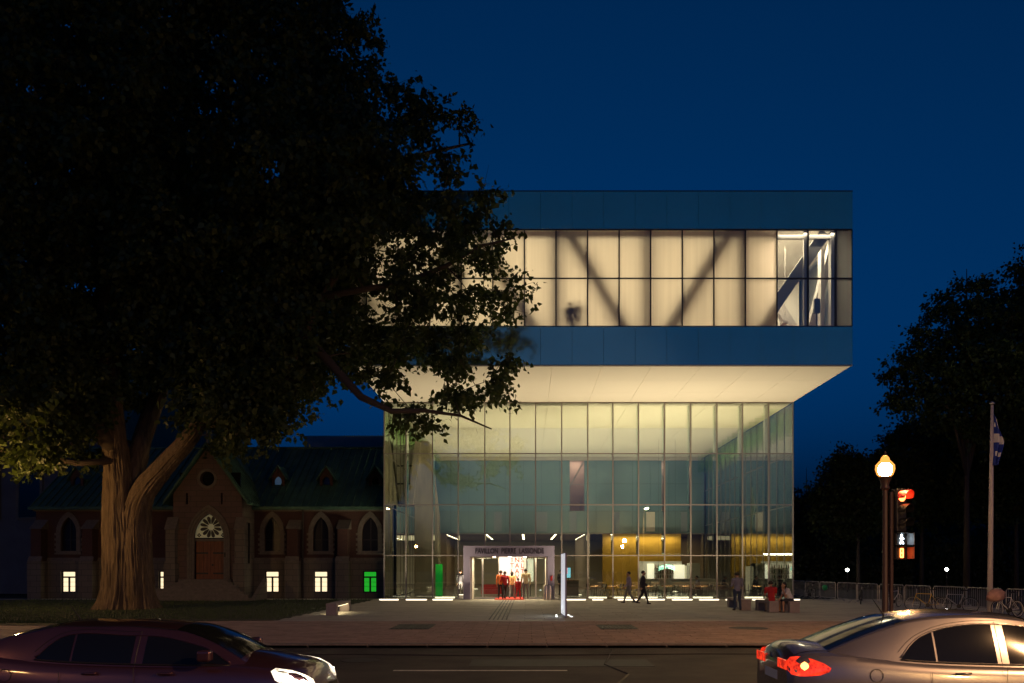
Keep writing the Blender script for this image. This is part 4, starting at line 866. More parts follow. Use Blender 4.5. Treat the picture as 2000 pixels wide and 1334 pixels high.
# ---- flagpole and flag
fx, fy = (1933-VX)*33.9/F, 33.9
fp_ = empty('flagpole', (fx, fy, 0)); tag(fp_, 'tall tapered white flagpole on the plaza edge by the bicycles', 'flagpole')
MB().tube([(0, 0, 0), (0.05, 0, 4.2), (.1, 0, 8.4)], [.11, .09, .055], 14).build('pole', mat('white_pole', (.62, .55, .52), .5), fp_, local=True, smooth=True)
MB().lathe([(.02, 0), (.1, .06), (.1, .1), (.02, .17)], 12, (.1, 0, 8.4)).build('finial_ball', M['galv'], fp_, local=True)
MB().lathe([(.2, 0), (.2, .12), (.13, .16)], 16).build('base_collar', M['galv'], fp_, local=True)
fg = MB(); nu, nv = 14, 22; fv = []; ff = []; fm = []
for j in range(nv+1):
    t = j/nv; z_ = 8.05-2.05*t; wd_ = .07+.24*min(1, t*2.2)*(1-.62*max(0, t-.55)/.45)
    for i in range(nu+1):
        u = i/nu; fold = .13*math.sin(u*9+t*3)*min(1, t*3+.15); fv.append((.16+u*wd_-max(0, t-.5)*.18, -.06+fold-.02*t, z_-.25*u*(1-t)))
for j in range(nv):
    for i in range(nu): ff.append((j*(nu+1)+i, j*(nu+1)+i+1, (j+1)*(nu+1)+i+1, (j+1)*(nu+1)+i)); fm.append(1 if (8 <= j <= 11 or (6 <= i <= 8) or (j in (3, 4, 16, 17) and i in (2, 3, 11, 12))) else 0)
me = bpy.data.meshes.new('flag'); me.from_pydata(fv, [], ff); me.materials.append(M['flagblue']); me.materials.append(M['flagwhite']); me.polygons.foreach_set('material_index', fm); me.polygons.foreach_set('use_smooth', [True]*len(ff)); me.update()
fo = put('flag', me, None, None, (fx, fy, 0)); fo.modifiers.new('s', 'SOLIDIFY').thickness = .006; tag(fo, 'limp blue flag with white cross hanging from the flagpole', 'flag')
# ---- totem sign
tt = empty('totem_sign', (1.44, 32.3, 0)); tag(tt, 'slim white lit totem sign standing edge-on in the plaza', 'sign')
bevel(MB().prism([(0, 0), (.06, 0), (-.0, 2.1), (-.06, 2.1)], 'z', .02, 2.5).build('panel', M['portal'], tt, local=True), .006)
MB().prism([(-.004, .05), (-.016, .05), (-.078, 2.05), (-.064, 2.05)], 'z', .1, 2.47).build('lit_face', M['sign_white'], tt, local=True)
MB().box(-.42, .42, 1.2, 1.6, .0, .02).build('base_plate', M['steel'], tt, local=True)
for s in (-1, 1):
    o = MB().prism([(1.44+s*.30-.04, 33.0), (1.44+s*.30+.04, 33.0), (1.42+s*.24+.03, 34.6), (1.42+s*.24-.03, 34.6)], 'z', -.03, .012).build('ground_uplight', emit('white_strip', (.95, 1, .95), 3)); tag(o, 'white recessed floor light beside the totem sign', 'floor light', 'floor lights beside the totem')
    MB().box(1.44+s*.30-.1, 1.44+s*.30+.1, 32.94, 32.99, -.03, .014).build('rim', M['steel'], o)
area('totem_glow', (1.1, 34.0, .05), (R(180), R(-25), 0), .1, 1.8, 7, (.9, 1, .95), tt)
# ---- stone benches
def bench(x, y, L, rz, label, lit):
    r_ = empty('stone_bench', (x, y, 0), rz); tag(r_, label, 'bench', 'stone benches on the plaza')
    bevel(MB().box(-.21, .21, 0, L, .36, .48).build('seat_slab', M['cubestone'], r_, local=True), .01)
    for y0 in (0.001, L-.421): bevel(MB().box(-.209, .209, y0, y0+.42, 0, .359).build('leg_block', M['cubestone'], r_, local=True), .01)
    if lit:
        MB().box(-.16, .16, .45, L-.45, .335, .359).build('led_strip', emit('bench_led', (1, .84, .5), 4), r_, local=True)
bench(-7.9, 34.2, 3.7, R(3), 'pale stone bench glowing underneath at the edge of the lawn', True)
bench(9.87, 38.3, 3.3, R(-2), 'stone bench right behind the standing man in the grey shirt', False)
bench(10.62, 36.55, 2.1, R(1), 'stone bench under the seated person in red', False)
bench(11.4, 36.2, 2.4, R(-4), 'stone bench under the seated woman in black and white', False)
# ---- crowd barriers
def barrier_proto():
    r_ = empty('crowd_barrier', (0, 0, 0)); L = 2.25; f_ = MB()
    f_.tube([(0.05, 0, .18), (0.0, 0, .28), (0, 0, 1.0), (.08, 0, 1.08), (L-.08, 0, 1.08), (L, 0, 1.0), (L, 0, .28), (L-.05, 0, .18)], .02, 8, closed=True)
    f_.build('frame', M['galv'], r_, local=True)
    bar_ = MB().cyl((0, 0, .19), (0, 0, 1.07), .008, 6).mesh()
    for k in range(15): put('bar', bar_, M['galv'], r_, (L*(k+1)/16, 0, 0))
    for x_ in (.3, L-.3):
        MB().tube([(x_, -.3, .02), (x_, -.05, .2), (x_, .05, .2), (x_, .3, .02)], .018, 6).build('foot', M['galv'], r_, local=True)
    return r_
bp_ = barrier_proto()
path_ = [(17.3, 55.5), (17.5, 50), (18.0, 44), (18.6, 38), (19.3, 33), (20.3, 28.5)]
labs = ['metal crowd barrier beside the museum corner, farthest along the row', 'metal crowd barrier second along the row from the museum corner', 'metal crowd barrier with the green balloon tied to it', 'metal crowd barrier behind the dark bicycle', 'metal crowd barrier beside the white bicycle', 'metal crowd barrier just left of the yellow bicycle', 'metal crowd barrier behind the yellow bicycle', 'metal crowd barrier between the yellow bicycle and the flagpole', 'metal crowd barrier right behind the flagpole', 'metal crowd barrier behind the bicycle with the pink bag', 'metal crowd barrier past the bicycle with the pink bag']
seg = 0; pos = Vector(path_[0]); kk = 0
def along(d):
    for a_, b_ in zip(path_, path_[1:]):
        a_, b_ = Vector(a_), Vector(b_); L = (b_-a_).length
        if d <= L: return a_+(b_-a_)*d/L
        d -= L
    return None
while kk < len(labs):
    a_, b_ = along(kk*2.4), along(kk*2.4+2.25)
    if b_ is None: break
    o = bp_ if kk == 0 else copy_tree(bp_)
    o.location = (a_.x, a_.y, 0); o.rotation_euler = (0, 0, math.atan2(b_.y-a_.y, b_.x-a_.x)+random.uniform(-.03, .03)); tag(o, labs[kk], 'barrier', 'crowd barriers along the plaza'); kk += 1
a_ = along(2*2.4+1.0)
bl = MB().lathe([(.005, -.17), (.09, -.14), (.15, -.05), (.16, .03), (.13, .12), (.05, .17), (.004, .175)], 16, (a_.x-.15, a_.y-.1, .75)).build('balloon', mat('green_rubber', (.02, .30, .10), .3), smooth=True); tag(bl, 'round green balloon tied to the barrier', 'balloon')
MB().cyl((a_.x-.15, a_.y-.1, .58), (a_.x, a_.y, .2), .003, 4).build('string', M['galv'], bl)
# ---- bicycles
def bicycle(loc, rz, label, frame_m, basket=False, fender=None, tilt=.08):
    r_ = empty('bicycle', loc, rz); tag(r_, label, 'bicycle', 'bicycles leaning on the barriers'); r_.rotation_euler = (tilt, 0, rz)
    def ring(cx, r, t): return [(cx+r*math.cos(2*math.pi*k/28), 0, .34+r*math.sin(2*math.pi*k/28)) for k in range(28)]
    for cx in (-.52, .52):
        wv = MB().tube(ring(cx, .315, 0), .019, 7, closed=True).build('wheel', M['rubber'], r_, local=True, smooth=True)
        MB().tube(ring(cx, .292, 0), .011, 6, closed=True).build('rim', fender or M['galv'], wv, local=True)
        sp = MB()
        for k in range(14): a_ = 2*math.pi*k/14; sp.cyl((cx, 0, .34), (cx+.285*math.cos(a_), 0, .34+.285*math.sin(a_)), .0022, 3)
        sp.cyl((cx, -.05, .34), (cx, .05, .34), .025, 8); sp.build('spokes', M['galv'], wv, local=True)
    f_ = MB(); bb = (-.08, 0, .29); st_ = (-.24, 0, .78); hd_ = (.36, 0, .80); hl = (.40, 0, .66)
    for a_, b_, rr in ((bb, st_, .017), (st_, hd_, .016), (hl, bb, .02), (hd_, hl, .02)): f_.cyl(a_, b_, rr, 8)
    for s in (-.045, .045): f_.cyl((-.52, s, .34), (st_[0], s*.4, st_[2]-.06), .009, 6); f_.cyl((-.52, s, .34), (bb[0], s, bb[2]), .011, 6); f_.cyl((.52, s, .34), (hl[0], s, hl[2]), .012, 6)
    f_.build('frame', frame_m, r_, local=True)
    MB().tube([(.34, -.27, 1.0), (.37, -.2, 1.04), (.36, 0, 1.0), (.37, .2, 1.04), (.34, .27, 1.0)], .012, 7).build('handlebar', M['dark'], r_, local=True)
    MB().cyl((.36, 0, .8), (.355, 0, 1.0), .013, 7).build('stem', M['galv'], r_, local=True)
    MB().cyl(st_, (-.27, 0, .94), .012, 7).build('seat_post', M['galv'], r_, local=True)
    bevel(MB().prism([(-.42, -.075), (-.36, -.09), (-.14, -.02), (-.12, 0), (-.14, .02), (-.36, .09), (-.42, .075)], 'z', .94, .99).build('saddle', M['blackp'], r_, local=True), .015, 2)
    MB().tube([(bb[0], -.07, bb[2]), (bb[0], .07, bb[2])], .09, 16).build('chainring', M['iron'], r_, local=True)
    pd = MB(); pd.cyl((bb[0], .08, .29), (bb[0]+.12, .08, .17), .01, 6); pd.box(bb[0]+.07, bb[0]+.17, .08, .16, .155, .175); pd.build('crank', M['iron'], r_, local=True)
    if basket:
        pts = MB(); import itertools
        nb_ = 16; prof = [(.12, .64), (.22, .70), (.27, .82), (.23, .98), (.15, 1.08), (.05, 1.13)]
        for (r1, z1) in prof: pass
        bgv = []; bgf = []
        for i, (r1, z1) in enumerate(prof):
            for k in range(nb_):
                a_ = 2*math.pi*k/nb_; nn = 1+.45*mnoise.noise(Vector((math.cos(a_)*2.6, math.sin(a_)*2.6, z1*7))); bgv.append((.55+r1*nn*1.5*math.cos(a_)-.3*(z1-.9), r1*nn*math.sin(a_), z1))
        for i in range(len(prof)-1):
            for k in range(nb_): bgf.append((i*nb_+k, i*nb_+(k+1) % nb_, (i+1)*nb_+(k+1) % nb_, (i+1)*nb_+k))
        bgf += [tuple(range(nb_)), tuple((len(prof)-1)*nb_+k for k in range(nb_))]
        return r_, bgv, bgf
    return r_
yel = mat('yellow_bike_paint', (.62, .40, .03), .35); wht = mat('white_bike_paint', (.6, .58, .55), .35)
bicycle((17.1, 51.5, 0), R(96), 'dark bicycle parked at the barrier by the museum corner', M['dark'])
bicycle((17.45, 44.5, 0), R(70), 'black bicycle parked between the balloon and the lamp pole', M['dark'])
bicycle((17.75, 41.2, 0), R(40), 'white-framed bicycle parked half behind the lamp pole', wht, fender=wht)
bicycle((17.35, 37.0, 0), R(158), 'yellow-framed bicycle parked against the metal barrier', yel)
bicycle((18.2, 36.0, 0), R(150), 'silver bicycle parked beside the yellow one', M['galv'])
_, bgv, bgf = bicycle((18.45, 32.6, 0), R(200), 'bicycle with white wheel rims and a pink bag on its front', wht, basket=True, fender=wht)
bo_ = MB().add(bgv, bgf).build('bag', mat('pink_bag_cloth', (.50, .28, .22), .85, var=.2, vs=6), None, smooth=True); bo_.location = (18.45, 32.6, 0); bo_.rotation_euler = (.08, 0, R(200)); tag(bo_, 'pink cloth bag bulging over the front of a bicycle', 'bag')
bicycle((19.35, 32.9, 0), R(120), 'dark bicycle parked right of the bicycle with the pink bag', M['dark'])
# ---- cafe furniture inside the hall
def chair_proto():
    r_ = empty('cafe_chair', (0, 0, 0))
    bevel(MB().box(-.2, .2, -.2, .2, .43, .46).build('seat', M['dark'], r_, local=True), .01)
    bevel(MB().box(-.19, .19, .18, .21, .62, .84).build('backrest', M['dark'], r_, local=True), .01)
    for sx_ in (-1, 1):
        MB().bar((sx_*.17, -.17, .43), (sx_*.2, -.21, 0), .028).build('leg', M['dark'], r_, local=True)
        MB().bar((sx_*.17, .19, .64), (sx_*.2, .25, 0), .028).build('leg', M['dark'], r_, local=True)
    return r_
def table_proto():
    r_ = empty('cafe_table', (0, 0, 0))
    MB().lathe([(.36, .72), (.37, .73), (.37, .75)], 20).build('table_top', M['wood'], r_, local=True)
    MB().cyl((0, 0, .02), (0, 0, .72), .03, 8).build('pedestal', M['dark'], r_, local=True)
    MB().lathe([(.24, 0), (.22, .02)], 14).build('base', M['dark'], r_, local=True)
    return r_
cp, tp = chair_proto(), table_proto(); cu_ = tu_ = False
for i in range(10):
    for j in range(2):
        x_ = 4.3+i*1.15+(.3 if j else 0); y_ = 54.4+j*2.1+random.uniform(-.15, .15)
        if j and i > 8: continue
        t_ = tp if not tu_ else copy_tree(tp); tu_ = True; t_.location = (x_, y_, .006); tag(t_, 'small round dark cafe table in a row inside the glass wall', 'table', 'cafe tables in the hall')
        for s in (-1, 1):
            if random.random() < .12: continue
            c_ = cp if not cu_ else copy_tree(cp); cu_ = True; a_ = random.uniform(-.4, .4)+(math.pi/2 if s > 0 else -math.pi/2)
            c_.location = (x_+s*.46, y_+random.uniform(-.12, .12), .006); c_.rotation_euler = (0, 0, -a_); tag(c_, 'dark cafe chair drawn up to a small round table in the hall', 'chair', 'cafe chairs in the hall')
# bar
by = 68.0
def xr(px, Y=by): return (px-VX)*Y/F
def zr(py, Y=by): return H+(VY-py)*Y/F
br_ = bevel(MB().box(xr(1250), xr(1400), by, by+.7, .006, .98).build('bar_counter', mat('bar_front', (.30, .30, .26), .5)), .02); tag(br_, 'long grey bar counter at the back of the cafe', 'bar counter')
MB().box(xr(1248), xr(1402), by-.06, by+.76, .982, 1.03).build('counter_top', M['steel'], br_)
bb_ = MB().box(xr(1258), xr(1345), by+3.0, by+3.2, .01, zr(1096, by+3)).build('back_bar', M['white_wall']); tag(bb_, 'lit white back bar with bottles behind the counter', 'shelf')
MB().box(xr(1264, by+3), xr(1277, by+3), by+2.9, by+2.99, .9, zr(1101, by+3)).build('lit_panel', M['barwhite'], bb_)
MB().box(xr(1316, by+3), xr(1337, by+3), by+2.9, by+2.99, .9, zr(1103, by+3)).build('lit_panel', M['barwhite'], bb_)
MB().box(xr(1338, by+3), xr(1347, by+3), by+2.9, by+2.99, .9, zr(1105, by+3)).build('side_panel', emit('dim_panel', (1, .92, .7), .3), bb_)
for k in range(3): MB().box(xr(1278, by+3), xr(1315, by+3), by+2.6, by+2.98, 1.0+k*.42, 1.03+k*.42).build('shelf_board', M['wood'], bb_)
bm_ = {c: mat('bottle_'+c, v_, .15) for c, v_ in dict(green=(.03, .12, .03), brown=(.12, .05, .02), clear=(.5, .5, .45)).items()}
bot = MB().lathe([(.045, 0), (.045, .2), (.016, .26), (.016, .33)], 10).mesh(True); bmes = {c: bot.copy() for c in bm_}
for k in range(3):
    for i in range(8):
        c = random.choice(list(bm_)); o = put('bottle', bmes[c], bm_[c], None, (xr(1280, by+3)+i*.2, by+2.75, 1.032+k*.42)); tag(o, 'small '+c+' glass bottle on the lit back bar shelf', 'bottle', c+' bottles on the back bar')
area('bar_light', (xr(1300), by+2.2, 3.0), (R(-30), 0, 0), 3.6, .3, 70, (1, .9, .7), br_)
mn = MB()
for k in range(3): mn.tube([(xr(1283+4*i), by-1+.1*k, zr(1108+3*k-5*math.sin(i/8*3.1), by-1)) for i in range(9)], .045, 6)
mno = mn.build('ceiling_ornament', M['neon']); tag(mno, 'teal glowing wave-shaped ornament hung above the bar', 'ornament')
for k in (0, 8): MB().cyl((xr(1283+4*k), by-1+.1, zr(1108, by-1)), (xr(1283+4*k), by-1.0+.1, ZC), .006, 4).build('cable', M['dark'], mno)
kio = bevel(MB().box(xr(1352), xr(1372), by+.9, by+2.4, .006, zr(1100, by+.9)).build('kiosk', mat('grey_kiosk', (.36, .35, .31), .7)), .02); tag(kio, 'tall plain grey kiosk block right of the lit back bar', 'kiosk')
pn_ = MB().box(xr(1457, 62), xr(1470, 62), 62, 62.1, .01, zr(1106, 62)).build('display_panel', emit('pale_display', (.8, .72, .5), .16)); tag(pn_, 'pale standing display panel behind the grey-shirted man', 'panel'); MB().box(xr(1457, 62)-.1, xr(1470, 62)+.1, 61.9, 62.2, .006, .03).build('foot', M['dark'], pn_)
tu = MB().cyl((xr(1530, 60), 60, .1), (xr(1530, 60), 60, zr(1106, 60)), .055, 10).build('light_tube', emit('white_tube', (.85, 1, .85), 1.6)); tag(tu, 'vertical white light tube inside the right end of the hall', 'lamp'); MB().lathe([(.15, 0), (.12, .1)], 12, (xr(1530, 60), 60, .006)).build('base', M['dark'], tu)
gp = MB().box(xg(829)+.25, xg(842)+.3, 56, 56.08, .05, 2.15).build('green_screen', M['greenpanel']); tag(gp, 'upright green glowing panel at the foot of the concrete shaft', 'screen'); MB().box(xg(829)+.2, xg(842)+.35, 55.9, 56.2, .006, .05).build('foot', M['dark'], gp)
dk = bevel(MB().box(xg(1100)+.1, xg(1140), 57, 57.8, .006, 1.05).build('reception_desk', M['dark']), .02); tag(dk, 'dark reception desk behind the totem sign', 'desk'); MB().box(xg(1100)+.05, xg(1140)+.05, 56.95, 57.85, 1.052, 1.09).build('desk_top', M['wood'], dk)
tv = MB().box(xg(1112), xg(1124), 57.3, 57.36, 1.2, 1.95).build('monitor', M['blackp']); tag(tv, 'bright blue and pink monitor standing on the reception desk', 'monitor')
MB().box(xg(1113), xg(1123), 57.29, 57.299, 1.24, 1.91).build('screen', M['screen'], tv); MB().box(xg(1113), xg(1116.5), 57.284, 57.289, 1.5, 1.91).build('screen_image', M['screenpink'], tv); MB().box(xg(1117), xg(1119), 57.3, 57.4, 1.09, 1.2).build('stand', M['blackp'], tv)
sf = MB(); sf.box(-3.2, -1.4, 58.5, 59.2, .08, .42); sf.box(-3.2, -1.4, 59.0, 59.2, .42, .75); so_ = bevel(sf.build('sofa', M['red']), .04, 2); tag(so_, 'low red lobby sofa seen through the left door', 'sofa')
for x_ in (-3.1, -1.5): MB().box(x_-.03, x_+.03, 58.6, 58.66, .006, .08).build('leg', M['dark'], so_)
# === PEOPLE ===
def capsule(b, p, q, r0, r1, n=12, sy=1.0):
    p = Vector(p); q = Vector(q); d = q-p; L = d.length; d = d.normalized() if L > 1e-6 else Vector((0, 0, 1)); pts = []; rad = []
    for a in (-.98, -.8, -.45): pts.append(p+d*r0*a); rad.append(r0*math.sqrt(1-a*a))
    for t in np.linspace(0, 1, 5): pts.append(p+d*L*t); rad.append(r0+(r1-r0)*t)
    for a in (.45, .8, .98): pts.append(q+d*r1*a); rad.append(r1*math.sqrt(1-a*a))
    n0 = len(b.v); b.tube(pts, rad, n)
    if sy != 1:
        for i in range(n0, len(b.v)): x, y, z = b.v[i]; c = p.y+(q.y-p.y)*0.5; b.v[i] = (x, c+(y-c)*sy, z)
skin = mat('skin', (.42, .24, .16), .55); hairm = mat('dark_hair', (.02, .014, .01), .6); shoem = mat('shoe', (.05, .03, .03), .6)
cloth = {}
def cm(name, c):
    if name not in cloth: cloth[name] = mat(name, c, .85, var=.15, vs=9)
    return cloth[name]
STAND = dict(pel=(0, 0, .94), chest=(0, 0, 1.27), neck=(0, .0, 1.47), head=(0, -.02, 1.62),
  shL=(-.19, 0, 1.40), elL=(-.25, .03, 1.12), wrL=(-.25, -.05, .88), shR=(.19, 0, 1.40), elR=(.25, .03, 1.12), wrR=(.25, -.05, .88),
  hiL=(-.095, 0, .92), knL=(-.11, -.02, .50), anL=(-.12, .02, .09), hiR=(.095, 0, .92), knR=(.11, -.02, .50), anR=(.12, .02, .09))
def pose(**k): d = dict(STAND); d.update(k); return d
WALK = pose(knL=(-.1, -.16, .52), anL=(-.1, -.26, .09), knR=(.1, .05, .5), anR=(.1, .32, .12), elL=(-.25, .12, 1.13), wrL=(-.24, .1, .9), elR=(.25, -.06, 1.13), wrR=(.24, -.2, .93))
PHONE = pose(elL=(-.25, -.04, 1.13), wrL=(-.14, -.26, 1.2), elR=(.25, -.04, 1.13), wrR=(.12, -.26, 1.2), head=(0, -.05, 1.61), hiL=(-.1, 0, .92), anL=(-.15, .02, .09), anR=(.13, .0, .09))
def sit(lean=.0, kneel=.46):
    return dict(pel=(0, 0, .57), chest=(0, -.04-lean, .90), neck=(0, -.07-lean*1.5, 1.09), head=(0, -.12-lean*1.7, 1.24),
      shL=(-.19, -.06-lean*1.3, 1.03), elL=(-.24, -.2-lean, .77), wrL=(-.12, -.42-lean*.6, .70), shR=(.19, -.06-lean*1.3, 1.03), elR=(.24, -.2-lean, .77), wrR=(.12, -.42-lean*.6, .70),
      hiL=(-.1, -.02, .57), knL=(-.14, -.45, .55), anL=(-.15, -.47, .09), hiR=(.1, -.02, .57), knR=(.14, -.45, .55), anR=(.15, -.44, .09))
def person(loc, rz, label, J, top, bottom, hair=hairm, sleeves='long', legs='long', hair_len=0, height=1.75, skirt=False, shoes=shoem, group=None, extra=None):
    root = empty('person', loc, rz); tag(root, label, 'person', group); S = height/1.75; root.scale = (S, S, S)
    caps = []
    def c(p, q, r0, r1, lab, sy=1): caps.append((Vector(J[p]) if isinstance(p, str) else Vector(p), Vector(J[q]) if isinstance(q, str) else Vector(q), r0, r1, lab, sy))
    pel, chest, neck, head = (Vector(J[k]) for k in ('pel', 'chest', 'neck', 'head'))
    c('pel', pel+(chest-pel)*.55, .145, .135, 'top', .8); c(pel+(chest-pel)*.5, chest+(neck-chest)*.25, .14, .155, 'top', .8)
    c('shL', 'shR', .075, .075, 'top'); c(chest+(neck-chest)*.3, neck, .11, .06, 'top'); c('neck', 'head', .055, .055, 'skin')
    c(head+Vector((0, .01, .03)), head+Vector((0, -.015, -.01)), .098, .085, 'skin'); c(head+Vector((0, -.045, -.06)), head+Vector((0, -.05, -.07)), .05, .045, 'skin')
    c(head+Vector((0, -.095, .0)), head+Vector((0, -.115, -.03)), .012, .017, 'skin')
    for s in (-1, 1): c(head+Vector((s*.095, .015, .01)), head+Vector((s*.098, .015, -.025)), .018, .013, 'skin')
    for q, s in (('L', -1), ('R', 1)):
        arm = 'top' if sleeves == 'long' else 'skin'
        sh, el, wr = (Vector(J[k+q]) for k in ('sh', 'el', 'wr'))
        c(sh, sh+(el-sh)*.6, .062, .052, 'top' if sleeves != 'none' else 'skin'); c(sh+(el-sh)*.55, el, .050, .044, arm); c(el, wr, .044, .031, arm)
        hdv = (wr-el).normalized(); side = Vector((0, 1, 0)).cross(hdv); side = side.normalized() if side.length > .1 else Vector((1, 0, 0))
        nrm = hdv.cross(side).normalized(); fw = side.cross(hdv)
        fdir = Vector((0, -1, 0)) if abs(hdv.y) < .8 else Vector((-s, 0, 0)); fdir = (fdir-hdv*fdir.dot(hdv)).normalized()
        pm = wr+hdv*.085
        for k in (-.6, -.2, .2, .6): c(wr+hdv*.02, wr+hdv*.085+fdir*k*.05, .018, .016, 'skin')
        inw = Vector((-s, 0, 0)); inw = (inw-hdv*inw.dot(hdv)-fdir*inw.dot(fdir)); inw = inw.normalized() if inw.length > .1 else nrm
        for k, L in ((-.75, .062), (-.25, .075), (.25, .08), (.75, .07)):
            a = pm+fdir*k*.052; b_ = a+hdv*L*.55+inw*.008; e = b_+hdv*L*.4+inw*.028
            c(a, b_, .0105, .010, 'skin'); c(b_, e, .010, .009, 'skin')
        a = wr+hdv*.03+fdir*.02; b_ = a+fdir*.035+hdv*.03+inw*.01; c(a, b_, .015, .012, 'skin'); c(b_, b_+hdv*.035+inw*.012, .012, .010, 'skin')
        hi, kn, an = (Vector(J[k+q]) for k in ('hi', 'kn', 'an'))
        lg = 'bottom' if legs == 'long' else 'skin'
        c(hi, hi+(kn-hi)*.75, .088, .066, 'bottom'); c(hi+(kn-hi)*.7, kn, .066, .057, 'bottom'); c(kn, an, .056, .040, lg)
        c(kn+(an-kn)*.25+Vector((0, .02, 0)), kn+(an-kn)*.45+Vector((0, .015, 0)), .05, .045, lg)
        c(an+Vector((0, .035, -.045)), an+Vector((s*.02, -.14, -.055)), .040, .032, 'shoe')
    if skirt:
        c('pel', (0, pel.y-.02, .62), .15, .2, 'bottom')
    b = MB()
    for p, q, r0, r1, lab, sy in caps: capsule(b, p, q, r0, r1, 10, sy)
    me = b.mesh(fix=True); o = bpy.data.objects.new('tmp', me); col.objects.link(o)
    m = o.modifiers.new('r', 'REMESH'); m.mode = 'VOXEL'; m.voxel_size = .0095; m = o.modifiers.new('s', 'SMOOTH'); m.factor = .5; m.iterations = 2
    m = o.modifiers.new('d', 'DECIMATE'); m.ratio = .22
    body = bpy.data.meshes.new_from_object(o.evaluated_get(bpy.context.evaluated_depsgraph_get())); bpy.data.objects.remove(o)
    body.materials.clear(); nf = len(body.polygons); fc = np.zeros(nf*3); body.polygons.foreach_get('center', fc); fc = fc.reshape(-1, 3)
    best = np.full(nf, 1e9); lab_i = np.zeros(nf, int); names = ['skin', 'top', 'bottom', 'shoe']
    for p, q, r0, r1, lab, sy in caps:
        p, q = np.array(p), np.array(q); d = q-p; t = np.clip(((fc-p)@d)/(d@d+1e-9), 0, 1); ds = np.linalg.norm(fc-(p+t[:, None]*d), axis=1)-(r0+(r1-r0)*t)
        u = ds < best; best[u] = ds[u]; lab_i[u] = names.index(lab)
    z_w = J['pel'][2]-.02
    if J['pel'][2] > .8:
        tors = (lab_i == 1) & (fc[:, 2] < z_w-.03) & (abs(fc[:, 0]) < .19); lab_i[tors] = 2
    for k, mm in enumerate((skin, top, bottom, shoes)): body.materials.append(mm)
    body.polygons.foreach_set('material_index', lab_i.tolist()); body.polygons.foreach_set('use_smooth', [True]*nf); body.update()
    put('body', body, None, root)
    # clothes as shells over the body
    bm0 = bmesh.new(); bm0.from_mesh(body); bm0.normal_update()
    for k, nm, mm, off in ((1, 'shirt', top, .014), (2, 'skirt' if skirt else 'trousers', bottom, .011)):
        bm = bm0.copy(); bmesh.ops.delete(bm, geom=[f for f in bm.faces if f.material_index != k], context='FACES')
        for v in bm.verts: n_ = mnoise.noise(v.co*14); v.co += v.normal*(off+.006*n_)
        mm_ = bpy.data.meshes.new(nm); bm.to_mesh(mm_); bm.free(); mm_.materials.clear(); mm_.materials.append(mm)
        for p_ in mm_.polygons: p_.material_index = 0
        put(nm, mm_, None, root)
    bm0.free()
    h = MB(); hv = []; nn = 18; hc = head+Vector((0, .018, .035))
    prof = [(a, .112*math.sin(a), .112*math.cos(a)) for a in np.linspace(.02, 2.0, 9)]
    for a, r_, z_ in prof:
        for k in range(nn):
            t = 2*math.pi*k/nn; front = max(0, -math.sin(t)); zz = z_ if a < 1.1 else max(z_, .055*front+z_*(1-front)); rr = r_*(1-.0*front); hv.append(tuple(hc+Vector((rr*math.cos(t)*.93, rr*math.sin(t)+(0 if a < 1.1 else .02*front), zz*1.02))))
    if hair_len:
        for dz_, f_ in ((.10, .92), (hair_len, .75)):
            for k in range(nn):
                t = 2*math.pi*k/nn; front = max(0, -math.sin(t)); x_, y_, z_ = hv[(len(prof)-1)*nn+k]; hv.append((hc.x+(x_-hc.x)*f_, (hc.y+(y_-hc.y)*f_) if front < .2 else y_+.03, z_-(dz_ if front < .35 else 0)))
    rows = len(hv)//nn; hf = [(i*nn+k, i*nn+(k+1) % nn, (i+1)*nn+(k+1) % nn, (i+1)*nn+k) for i in range(rows-1) for k in range(nn)]+[tuple(range(nn))]
    h.add(hv, hf); put('hair', h.mesh(True, fix=True), hair, root)
    for s in (-1, 1): MB().lathe([(.003, -.010), (.011, -.006), (.011, .006), (.003, .010)], 8, (head.x+s*.034, head.y-.094, head.z+.012)).build('eye', M['blackp'], root, local=True)
    MB().bar(tuple(head+Vector((-.024, -.092, -.058))), tuple(head+Vector((.024, -.092, -.058))), .008, .006).build('mouth', mat('lip', (.3, .1, .08), .6) if 'lip' not in bpy.data.materials else bpy.data.materials['lip'], root, local=True)
    return root
def sp_(px, py): d = depth_of(py); return ((px-VX)*d/F, d, .004)
jeans = cm('blue_jeans', (.03, .05, .10)); dkp = cm('dark_trousers', (.03, .028, .03)); greyshirt = cm('grey_blue_shirt', (.20, .20, .27)); redsh = cm('red_shirt', (.42, .02, .025)); whitesh = cm('white_shirt', (.62, .60, .62)); blacksh = cm('black_top', (.03, .03, .04))
orange = cm('orange_shirt', (.75, .20, .05)); cream = cm('cream_jacket', (.72, .62, .36)); peach = cm('peach_top', (.75, .45, .2)); purple = cm('mauve_top', (.30, .25, .34)); shorts = cm('beige_shorts', (.34, .28, .22)); grey = cm('grey_trousers', (.2, .2, .2))
person(sp_(1440, 1192.5), R(188), 'man in grey-blue shirt and jeans standing with his back turned on the plaza', PHONE, greyshirt, jeans, sleeves='long', height=1.72)
p_ = sit(.05); person((10.62, 36.95, -.03), R(176), 'person in a red shirt and shorts seated on a stone bench', p_, redsh, shorts, sleeves='short', legs='short')
p_ = sit(.14); p_['wrL'] = (-.10, -.50, .62); p_['wrR'] = (.06, -.40, 1.0); p_['elR'] = (.2, -.36, .72)
person((11.42, 36.75, -.03), R(-82), 'woman in white and black seated on a stone bench, leaning forward', p_, whitesh, blacksh, sleeves='short', legs='short', hair_len=.2, height=1.68)
ey = 51.4
